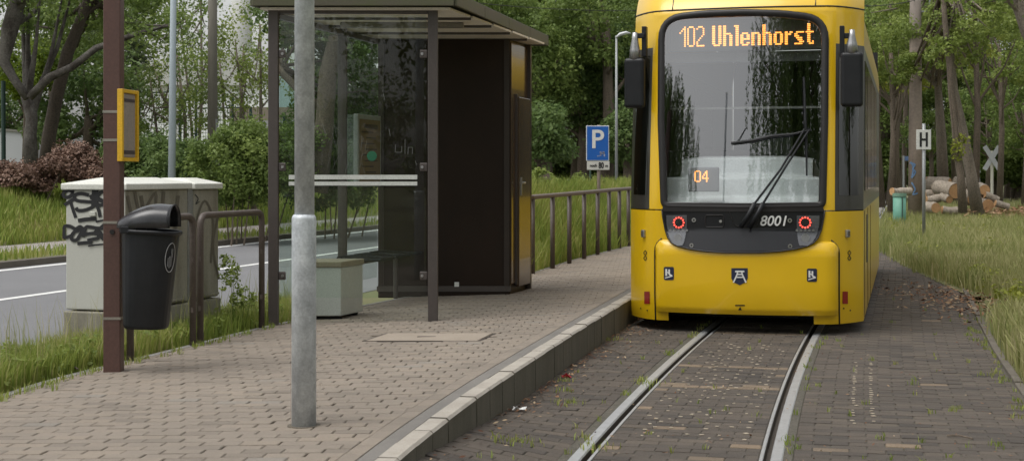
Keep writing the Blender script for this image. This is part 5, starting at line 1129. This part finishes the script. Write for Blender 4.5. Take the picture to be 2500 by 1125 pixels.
def woodland(name, label, specs, mat, leaf, per, cl, seed):
    cs, rd = [], []; b = MB(); g_ = np.random.default_rng(seed)
    for j, (px_, py_, Y_, rx, rz, k) in enumerate(specs):
        c_ = at(px_, py_, Y_); cs.append(crownpts(c_, rx, rz, k, seed * 13 + j, .55)); rd.append(g_.uniform(.6, 1.3, k) * cl); zz = gz(c_.x, c_.y)
        b.tube([(c_.x, c_.y, zz - .2), (c_.x + .2, c_.y, (zz + c_.z) / 2), c_], [.3, .24, .12], 8)
    cs = np.concatenate(cs); rd = np.concatenate(rd); V, T = leaves(cs, rd, per, leaf, seed=seed, up=.6)
    o = tag(link(name, npmesh(name, V, quads(len(V) // 4), mat, T)), label, 'woodland', kind='stuff'); t = b.build('woodland_trunks', bark, o); tag(t, kind='stuff'); return o
rw = random.Random(5)
woodland('far_woodland', 'dark leafy wood behind road and parking sign', [(1040 + i * 72 + rw.uniform(-20, 20), rw.uniform(120, 260), 66 + rw.uniform(-5, 8), 2.6, 3.2, 70) for i in range(9)] + [(1060 + i * 75, rw.uniform(-60, 60), 70, 3, 2.4, 60) for i in range(9)] + [(1040 + i * 60, 380, 68, 2, 1.1, 30) for i in range(10)], GR_MID, .19, 120, .75, 71)
woodland('far_woodland', 'deep green wood closing the view behind the log pile', [(2060 + i * 68 + rw.uniform(-20, 20), rw.uniform(100, 260), 84 + rw.uniform(-5, 8), 3.2, 3.8, 70) for i in range(9)] + [(2080 + i * 80, rw.uniform(-80, 40), 86, 3.4, 2.8, 60) for i in range(8)] + [(2060 + i * 60, 400, 82, 2.2, 1.2, 34) for i in range(10)], GR_MID, .2, 150, .8, 72)
woodland('far_woodland', 'hazy pale green wood beyond the factory hall', [(-60 + i * 150 + rw.uniform(-30, 30), rw.uniform(60, 200), 90 + rw.uniform(-6, 6), 3.0, 2.6, 20) for i in range(3)], GR_LIGHT, .26, 80, .9, 73)
# mid-distance trees right of the shelter
for i, (px_, py_, Y_, rx, rz, k, mt, lab) in enumerate((
    (1150, 40, 56, 2.6, 2.0, 66, GR_MID, 'broad green tree above the right end of the shelter roof'), (1330, 150, 58, 2.0, 2.4, 66, GR_MID, 'tall full leafed tree beside the service cabin'), (1420, 210, 60, 1.8, 2.2, 56, GR_DARK, 'dark shaded tree behind the parking sign'),
    (1480, 40, 58, 2.4, 2.0, 60, GR_MID, 'high leafy crown above the street lamp'), (1560, 180, 60, 2.0, 2.6, 60, GR_DARK, 'dark tree just left of the tram'), (1320, 330, 52, 1.3, 1.1, 36, GR_DARK, 'low dark tree over the railing beside the cabin'), (1530, 330, 56, 1.3, 1.2, 36, GR_DARK, 'low dark tree behind the street lamp foot'))):
    g = gbase(px_, Y_); c_ = at(px_, py_, Y_); tree('broadleaf_tree', lab, [([g, Vector((g.x + .1, g.y, (g.z + c_.z) / 2)), c_], [.3, .24, .14])], [(c_, rx, rz, k)], mt, bark, .18, 150, .7, 80 + i)
woodland('weed_thicket', 'bright green weeds and brambles crowning the bank behind the railing', [(1262 + i * 12.5, 456 + rw.gauss(0, 9), float(np.interp(1262 + i * 12.5, [1300, 1500], [23.8, 30.4])) + rw.uniform(-.4, 2.2), rw.uniform(.12, .3), rw.uniform(.05, .2), 7) for i in range(27)], GR_LIGHT, .06, 60, .12, 90)
# right side
tree('leaning_tree', 'thick leaning trunk standing in front of the log pile', [(px3([(2388, 525), (2372, 430), (2350, 320), (2328, 220), (2318, 120), (2330, 0), (2330, -60)], 46.5), [.22, .185, .17, .15, .13, .10, .08])], [(at(2400, 40, 46), 1.7, .9, 70), (at(2330, 120, 46), 1.1, .6, 30)], GR_LIGHT, bark_grey, .13, 44, .30, 101)
tree('thin_tree', 'thin crooked trunk with leaf tufts in front of the logs', [(px3([(2351, 520), (2346, 430), (2338, 380), (2330, 300), (2322, 220), (2318, 150), (2308, 60), (2300, -40)], 45.5), [.15, .125, .115, .10, .10, .10, .09, .07])], [(at(2338, 350, 45.4), .22, .5, 6), (at(2330, 90, 52.5), 1.9, 1.1, 80), (at(2210, 200, 54), 1.2, .4, 30)], GR_YEL, bark, .12, 40, .26, 102)
tree('straight_tree', 'straight grey trunk rising behind the stop sign', [(px3([(2303, 450), (2298, 330), (2290, 210), (2262, 190)], 52), [.22, .18, .13, .05]), (px3([(2292, 240), (2290, 100), (2280, -50)], 52), [.13, .1, .08])], [(at(2260, 80, 52), 2.2, 1.5, 80), (at(2190, 40, 52), 1.6, 1.0, 40)], GR_LIGHT, bark_grey, .14, 50, .38, 103)
for i, (px_, Y_, r_, lean) in enumerate(((2150, 66, .30, -12), (2172, 70, .26, 18), (2192, 64, .22, -6), (2132, 72, .25, 8), (2330, 74, .16, -4), (2205, 75, .2, 5))):
    lab = ['dark trunk nearest the tram in the shaded grove', 'dark trunk leaning right in the shaded grove', 'slim dark trunk close left of the mast', 'dark trunk just beyond the tram mirror', 'thin straight sapling trunk behind the logs', 'shaded trunk directly behind the mast'][i]
    g = gbase(px_, Y_); tree('grove_tree', lab, [([g, at(px_ + lean, 300, Y_), at(px_ + lean * 2.4, 120, Y_), at(px_ + lean * 3, 0, Y_)], [r_ * .8, r_ * .62, r_ * .48, r_ * .3])], [(at(px_ + lean * 2.6, 70, Y_), 2.1, 1.8, 60)], GR_MID, bark, .16, 60, .5, 110 + i, group='trees in the grove beyond the tram')
for i, (px_, py_, Y_, rx, rz, k, mt, lab) in enumerate(((2440, 120, 58, 1.7, 1.7, 56, GR_LIGHT, 'light green tree crown above the diagonal cross'), (2500, 250, 64, 1.7, 2.2, 60, GR_MID, 'full green tree at the right picture edge'), (2410, 270, 68, 1.6, 1.7, 50, GR_MID, 'green tree behind the diagonal cross'), (2175, 130, 50, 1.3, 1.3, 44, GR_LIGHT, 'yellow green branches hanging beside the tram roof'), (2270, 320, 72, 1.4, 1.0, 34, GR_MID, 'low green tree behind the stop sign'), (2380, 20, 50, 1.6, 1.0, 40, GR_LIGHT, 'light green overhanging crown at the upper right'))):
    g = gbase(px_, Y_); c_ = at(px_, py_, Y_); tree('broadleaf_tree', lab, [([g, Vector((g.x + .1, g.y, (g.z + c_.z) / 2)), c_], [.14, .11, .07])], [(c_, rx * 1.1, rz * 1.15, int(k * 1.7))], mt, bark, .14, 64, .38, 130 + i)
tree('near_tree', 'dark leaning trunk entering the upper right corner', [(px3([(2600, 420), (2560, 180), (2510, 70), (2475, -30)], 30), [.22, .2, .17, .15])], [(at(2520, -60, 30), 1.2, .6, 20)], GR_MID, bark_grey, .13, 90, .5, 140)
# trees behind the photographer, mirrored in the windscreen; then added shade trees
def rear(label, x, y, H, rx, z0, mt, seed, k=90, droop=.6):
    g = Vector((x, y, gz(x, y))); tree('weeping_tree', label, [([g, g + Vector((.3, 0, H * .5)), g + Vector((.1, .2, H * .9))], [.4, .3, .1])], [((x, y, z0), rx, (H - z0 * .2) * .45, k)], mt, bark, .22, 150, 1.0, seed, droop=droop)
def weeping(label, x, y, H, rx, ns, seed, z0=(5, 10)):
    g_ = np.random.default_rng(seed); g = Vector((x, y, gz(x, y))); o = empty('weeping_tree', g, label, 'tree'); cs = []
    b = MB(); b.tube([g, g + Vector((.3, 0, H * .5)), g + Vector((0, 0, H * .85))], [.5, .4, .15], 10)
    for k in range(ns):
        a_ = g_.uniform(0, 6.28); r_ = rx * g_.random() ** .85; top = H * (1 - .22 * (r_ / rx) ** 2) * g_.uniform(.9, 1); bot = g_.uniform(*z0); q = Vector((x + r_ * math.cos(a_), y + r_ * math.sin(a_), top))
        if k % 3 == 0: b.tube([g + Vector((0, 0, H * g_.uniform(.45, .8))), g.lerp(q, .6) + Vector((0, 0, top * .3)), q], [.09, .06, .03], 5, cap=False)
        for zz in np.arange(bot, top, .42): cs.append((q.x + g_.normal(0, .10) + .3 * math.sin(zz * .5 + k), q.y + g_.normal(0, .1), zz))
    b.build('trunk', bark, o, smooth=True); cs = np.array(cs); V, T = leaves(cs, g_.uniform(.2, .42, len(cs)), 16, .22, 1.3, .2, seed, .5); V = V - np.array(g); link('crown', npmesh('crown', V, quads(len(V) // 4), GR_DARK, T), o)
weeping('tall weeping tree behind the viewer mirrored in the windscreen', 1.6, -15, 20, 9.0, 230, 151, (3, 11))
weeping('second weeping tree behind the viewer mirrored at the windscreen edge', -29, -15, 19, 8.0, 170, 152, (1, 6))
rear('broad tree behind the viewer on the meadow side', 14, -9, 13, 4, 7.5, GR_MID, 153, 110, .1)
hb_ = [(x_, -36 + rw.uniform(-3, 3), rw.uniform(1.5, 4.5)) for x_ in np.arange(-64, 64, 2.2)]
cs = np.concatenate([crownpts(c_, 2.0, 1.6, 16, 300 + i, .3) for i, c_ in enumerate(hb_)]); V, T = leaves(cs, np.full(len(cs), .9), 60, .3, seed=301); tag(link('rear_hedge', npmesh('rear_hedge', V, quads(len(V) // 4), GR_DARK, T)), 'belt of dark shrubs closing the street behind the viewer', 'shrubs', kind='stuff')
for i in range(4): rear(['first', 'second', 'third', 'fourth'][i] + ' added shade tree to the right outside the view', 14 + 2.5 * i, 6 + 9 * i, 11, 3.2, 6.5, GR_MID, 160 + i, 60, 0)  # unseen trees, added only to shade the scene from the right

# ------------------------------------------------------------------ grass, weeds, litter
def grass(name, label, P, h, wd, mat, zfun=gza, seed=0, lean=.35, parent=None, cat='grass'):
    g_ = np.random.default_rng(seed); N = len(P); z = zfun(P); h = h * g_.uniform(.45, 1.25, N); a = g_.uniform(0, 2 * np.pi, N); l_ = h * lean * g_.random(N) * 1.6
    d = np.stack([np.cos(a), np.sin(a)], 1); a2 = g_.uniform(0, np.pi, N); s = np.stack([np.cos(a2), np.sin(a2) * .4], 1) * (wd * g_.uniform(.6, 1.3, N))[:, None] / 2
    b0 = np.column_stack([P - s, z - .02]); b1 = np.column_stack([P + s, z - .02]); m0 = np.column_stack([P + d * (l_ * .3)[:, None] - s * .8, z + h * .6]); m1 = np.column_stack([P + d * (l_ * .3)[:, None] + s * .8, z + h * .6]); t = np.column_stack([P + d * l_[:, None], z + h])
    V = np.stack([b0, b1, m1, m0, t], 1).reshape(-1, 3); i = np.arange(N)[:, None] * 5; F = np.concatenate([i + np.array([[0, 1, 2]]), i + np.array([[0, 2, 3]]), i + np.array([[3, 2, 4]])])
    patch = .5 + .22 * np.sin(P[:, 0] * 1.7 + 2 * np.sin(P[:, 1] * .6)) * np.cos(P[:, 1] * 1.1); tone = np.clip(patch + g_.normal(0, .2, N), 0, 1)
    return tag(link(name, npmesh(name, V, F, mat, np.repeat(tone, 5))), label, cat, kind='stuff')
GRS_DRY = leafmat('grass_meadow', [(0.158, 0.200, 0.053), (0.252, 0.273, 0.089), (0.357, 0.347, 0.147), (0.483, 0.430, 0.242)], .3, .6)
def samp(n, Y0, Y1, pxa, pxb, seed, power=2.):
    g_ = np.random.default_rng(seed); u = g_.random(n); Yv = 1 / (1 / Y1 + u * (1 / Y0 - 1 / Y1)); X = (g_.uniform(pxa, pxb, n) - HX) / FPX * Yv; return np.column_stack([X, Yv])
def latA(P): return P[:, 0] * TR.x + P[:, 1] * TR.y
P = samp(150000, 8.2, 30, -60, 800, 1); xbv = np.interp(P[:, 1], *byx); P = P[(P[:, 0] < xbv - .08 - .05 * np.random.default_rng(1).random(len(P))) & (latA(P) > -6.35)]
rel = P - np.array((c0.x, c0.y)); inb = ((rel @ np.array((cr.x, cr.y))) > -.6) & ((rel @ np.array((cr.x, cr.y))) < .03) & ((rel @ np.array((cd_.x, cd_.y))) > -.03) & ((rel @ np.array((cd_.x, cd_.y))) < 1.56); P = P[~inb]
grass('verge_grass', 'long fresh grass between platform and road', P, .20, .010, GRS, seed=1)
Q = P[np.random.default_rng(9).random(len(P)) < .03]; grass('seed_grass', 'tall thin seeding grass stems on the verge', Q, .46, .006, GRS_DRY, seed=2, lean=.2)
g_ = np.random.default_rng(3); ll, ss = g_.uniform(-6.3, -4.6, 60000), 1 / g_.uniform(1 / 44, 1 / 17.2, 60000); P = np.column_stack([ll * TR.x + ss * TD.x, ll * TR.y + ss * TD.y]); P = P[P[:, 0] < np.array([xb(y_) - .06 if y_ < byx[0][-1] else 99 for y_ in P[:, 1]])]
grass('verge_grass', 'bright tall grass on the bank behind the long railing', P, .36, .015, GRS, zfun=bkz, seed=3)
P = samp(60000, 16, 70, -100, 1300, 4); l_ = latA(P); P1 = P[(l_ < -13.32) & (l_ > -14.25)]; grass('roadside_grass', 'narrow strip of grass between road and footpath', P1, .16, .022, GRS, seed=4)
P = samp(160000, 20, 60, -100, 1300, 5); l_ = latA(P); P2 = P[(l_ < -16.1) & (l_ > -26)]; grass('bank_grass', 'grassy bank rising beyond the footpath', P2, .26, .028, GRS, seed=5)
P = samp(170000, 8, 75, 2040, 2620, 6); l_ = latA(P); tq = (P[:, 0] - np.array([tx(y) for y in P[:, 1]])) * .966
ec = on_z(2385, 745, 0); em_ = (((P[:, 0] - ec.x) / .8) ** 2 + ((P[:, 1] - ec.y) / 3.2) ** 2) > np.random.default_rng(3).uniform(.3, 1.3, len(P)); ql = np.interp(P[:, 1], [17.5, 19, 22, 25, 29, 36], [2.30, 2.15, 1.65, 1.25, .9, .66]) + np.random.default_rng(4).normal(0, .07, len(P)); P3 = P[(tq > ql) & (em_ | (tq < 2.1))]
grass('meadow_grass', 'pale meadow grass beside the track on the right', P3, .29, .016, GRS_DRY, zfun=lambda P_: np.maximum(gza(P_), -.005), seed=6)
gsb = MB(); gsb.grid([[tp(Yy, float(np.interp(Yy, [18.5, 22, 25, 29, 36], [2.15, 1.65, 1.25, .9, .66])), .006), tp(Yy, 2.4, .008)] for Yy in [18.5 + 2 * k for k in range(60)]], flip=True); tag(gsb.build('trackside_ground', grass_base), 'earth under the grass beside the far track', 'ground', kind='structure')
gsl = MB(); gsl.grid([[tp(Yy, -.40, -.006), tp(Yy, .40, -.006)] for Yy in [40 + 3 * k for k in range(20)]], flip=True); tag(gsl.build('far_track_bed', concrete), 'dark bed between the distant rails', 'track', kind='structure')
def scatter(name, label, pts, size, mat, seed, z=.006, cat='litter'):
    g_ = np.random.default_rng(seed); N = len(pts); p = np.asarray(pts, float); s = size * g_.uniform(.4, 1.4, N); a = g_.uniform(0, 6.28, N); d = np.stack([np.cos(a), np.sin(a), g_.normal(0, .25, N)], 1) * s[:, None]; e = np.stack([-np.sin(a), np.cos(a), g_.normal(0, .35, N)], 1) * (s * .35)[:, None]
    p = p + np.array((0, 0, z)) + np.abs(np.stack([0 * s, 0 * s, (np.abs(d[:, 2]) + np.abs(e[:, 2])) * .5], 1)); V = np.stack([p - d * .5, p + e * .5, p + d * .5, p - e * .5], 1).reshape(-1, 3); return tag(link(name, npmesh(name, V, quads(N), mat, np.repeat(g_.random(N), 4))), label, cat, kind='stuff')
LIT = leafmat('leaf_litter', [(.07, .03, .018), (.15, .065, .03), (.26, .14, .07), (.40, .31, .2)], .1, .8)
g_ = np.random.default_rng(21); pts = [(v.x, v.y, trz(v.x, v.y)) for v in (kp(y, abs(g_.exponential(.09)) + .01, 0) for y in g_.uniform(6.5, 17, 900) if g_.random() < .25 + .75 * (y > 9))]
scatter('kerb_litter', 'brown dead leaves gathered along the foot of the kerb', pts, .035, LIT, 22)
pts = [(v.x, v.y, trz(v.x, v.y)) for v in (tp(y, q, 0) for y, q in zip(1 / g_.uniform(1 / 17, 1 / 6.8, 420), g_.uniform(-1.15, 2.05, 420)))]; scatter('leaf_litter', 'scattered leaf bits on the track paving', pts, .025, LIT, 23)
pts = [(ec.x + g_.normal(0, .4), ec.y + g_.normal(0, 1.5), .01) for _ in range(1500)]; scatter('dry_litter', 'dry leaves on the bare earth beside the track edging', pts, .06, LIT, 24, .01)
CHIP = leafmat('wood_chip', [(.25, .13, .07), (.38, .21, .12), (.48, .32, .2)], .05, .8)
cp = [at(px_, 424, Y_) for px_, Y_ in zip(g_.uniform(2355, 2540, 1800), g_.normal(50, 1.6, 1800))]; scatter('wood_chips', 'orange brown wood chips spread around the log pile', [(p.x, p.y, gz(p.x, p.y) + abs(g_.normal(0, .12))) for p in cp], .20, CHIP, 25, .02)
# mossy tufts and joint weeds
def tufts(name, label, spots, seed, h=.05, n=26, sp=.035, mat=GRS):
    g_ = np.random.default_rng(seed); P_ = np.concatenate([np.array(s[:2]) + g_.normal(0, sp * s[2], (int(n * s[2]), 2)) for s in spots]); return grass(name, label, P_, h, .007, mat, zfun=lambda q: np.array([trz(a_, b_) for a_, b_ in q]), seed=seed, lean=.8)
sp_ = []
for Yv in np.arange(7.0, 16, .13):
    if g_.random() < .3: p = tp(Yv, -.60 + g_.normal(0, .02)); sp_.append((p.x, p.y, g_.uniform(.15, .8)))
    if g_.random() < .3: p = tp(Yv, .61 + g_.normal(0, .02)); sp_.append((p.x, p.y, g_.uniform(.2, .6)))
    if g_.random() < .5: p = tp(Yv, 2.04 + g_.normal(0, .05)); sp_.append((p.x, p.y, g_.uniform(.3, 1.)))
for px_, py_, s in ((1262, 1095, 2.2), (1570, 935, 2), (1390, 985, 1.6), (1375, 955, 1.2), (1380, 930, 1), (1460, 1095, 1.6), (1490, 830, 1.5)): p = on_z(px_, py_, 0); sp_.append((p.x, p.y, s))
for _ in range(60): p = tp(1 / g_.uniform(1 / 18, 1 / 6.8), g_.uniform(.7, 2.05)); sp_.append((p.x, p.y, g_.uniform(.1, .45)))
for _ in range(36): p = tp(1 / g_.uniform(1 / 16, 1 / 6.8), g_.uniform(-1.15, .4)); sp_.append((p.x, p.y, g_.uniform(.1, .35)))
tufts('joint_weeds', 'small weeds and moss in the track joints', sp_, 31, .035)
sp_ = [];
for Yv in np.arange(8, 13.5, .07):
    if g_.random() < .8: x_ = xb(Yv) + abs(g_.normal(0, .05)); sp_.append((x_, Yv, g_.uniform(.2, .9)))
P_ = np.concatenate([np.array(s[:2]) + g_.normal(0, .035 * s[2], (int(22 * s[2]), 2)) for s in sp_]); grass('edge_weeds', 'weeds creeping over the back edge of the platform', P_, .05, .007, GRS, zfun=lambda q: PC + PA * q[:, 0], seed=33, lean=.8)
bush('weed_plant', 'tall leafy weeds beside the stained cabinet', [(572, 690, 12.6, .12, .16, 16), (556, 640, 12.7, .06, .12, 8), (600, 730, 12.6, .14, .08, 10)], GR_LIGHT, .04, 16, .05, 91, 'weed', stems=GRS, sr=.25)
vw = samp(900, 8.4, 16, -40, 700, 12); xbv = np.interp(vw[:, 1], *byx); vw = vw[(vw[:, 0] < xbv - .15) & (latA(vw) > -6.2)]
rel = vw - np.array((c0.x, c0.y)); inb = ((rel @ np.array((cr.x, cr.y))) > -.65) & ((rel @ np.array((cr.x, cr.y))) < .08) & ((rel @ np.array((cd_.x, cd_.y))) > -.08) & ((rel @ np.array((cd_.x, cd_.y))) < 1.6); vw = vw[~inb]
cs = np.column_stack([vw, gza(vw) + np.random.default_rng(5).uniform(.06, .2, len(vw))]); V, T = leaves(cs, np.random.default_rng(6).uniform(.04, .09, len(cs)), 14, .05, .9, .6, 7); tag(link('verge_weeds', npmesh('verge_weeds', V, quads(len(V) // 4), GR_LIGHT, T)), 'broad leaved weeds mixed into the verge grass', 'weeds', kind='stuff')
mw = samp(700, 12, 45, 2120, 2560, 14); tqm = (mw[:, 0] - np.array([tx(y) for y in mw[:, 1]])) * .966; mw = mw[(tqm > np.interp(mw[:, 1], [18.5, 22, 25, 29, 36], [2.4, 1.8, 1.4, 1., .8])) & (np.sin(mw[:, 0] * 1.3) + np.cos(mw[:, 1] * .7) > .1)]
cs = np.column_stack([mw, np.maximum(gza(mw), 0) + np.random.default_rng(8).uniform(.05, .22, len(mw))]); V, T = leaves(cs, np.random.default_rng(9).uniform(.08, .2, len(cs)), 22, .07, .8, .6, 10); tag(link('meadow_weeds', npmesh('meadow_weeds', V, quads(len(V) // 4), GR_YEL, T)), 'yellow green weeds scattered through the meadow', 'weeds', kind='stuff')
# sandy plugs where four pavers meet
sand = M('joint_plug', (.42, .36, .27), .95); b = MB()
for j in range(60):
    Yv = 7.2 + j * .0985 * 1.0
    for k in range(9):
        q = (-.32 + k * .1 if j % 2 else -.27 + k * .1) if k < 7 else .95 + (k - 7) * .12
        if (k < 7 and random.random() < .42 and Yv > 8.3) or (k >= 7 and random.random() < .7 and 9 < Yv < 12): p = tp(Yv, q + random.gauss(0, .006), .002); b.box(p, (random.uniform(.012, .028), random.uniform(.014, .03), .003), rz=random.uniform(-.6, .6))
tag(b.build('joint_sand', sand), 'pale sand plugs between the track pavers', 'sand', kind='stuff')
# single bits of litter
def crumple(name, label, p, r, mat, seed):
    g2 = random.Random(seed); b = MB(); rows_ = []
    for i in range(5): rows_.append([Vector((p.x + r * 2.2 * (i / 4 - .5) + g2.gauss(0, r * .2), p.y + r * 1.4 * (j / 4 - .5) + g2.gauss(0, r * .2), p.z + .004 + abs(g2.gauss(0, r * .35)))) for j in range(5)])
    b.grid(rows_); return tag(b.build(name, mat, solid=.001), label, 'litter')
crumple('paper_scrap', 'crumpled white paper scrap below the kerb', on_z(1268, 1001, .02), .035, white_flat, 1); crumple('red_wrapper', 'small red wrapper lying against the kerb', on_z(1383, 922, 0), .03, M('red_wrap', (.35, .01, .02), .5), 2)
for i, (p, q, lab) in enumerate((((1470, 850), (1525, 864), 'thin brown twig beside the kerb near the tram'), ((2312, 1062), (2375, 1070), 'thin twig on the dark paving at the lower right'), ((130, 872), (190, 900), 'dark broken stick in the verge grass by the stop post'))):
    a, c = on_z(*p, .01 if i < 2 else .14), on_z(*q, .012 if i < 2 else .18); b = MB(); b.tube([a, a.lerp(c, .5) + Vector((0, .01, .008)), c], .006, 6); tag(b.build('twig', bark), lab, 'twig', 'twigs on the ground')
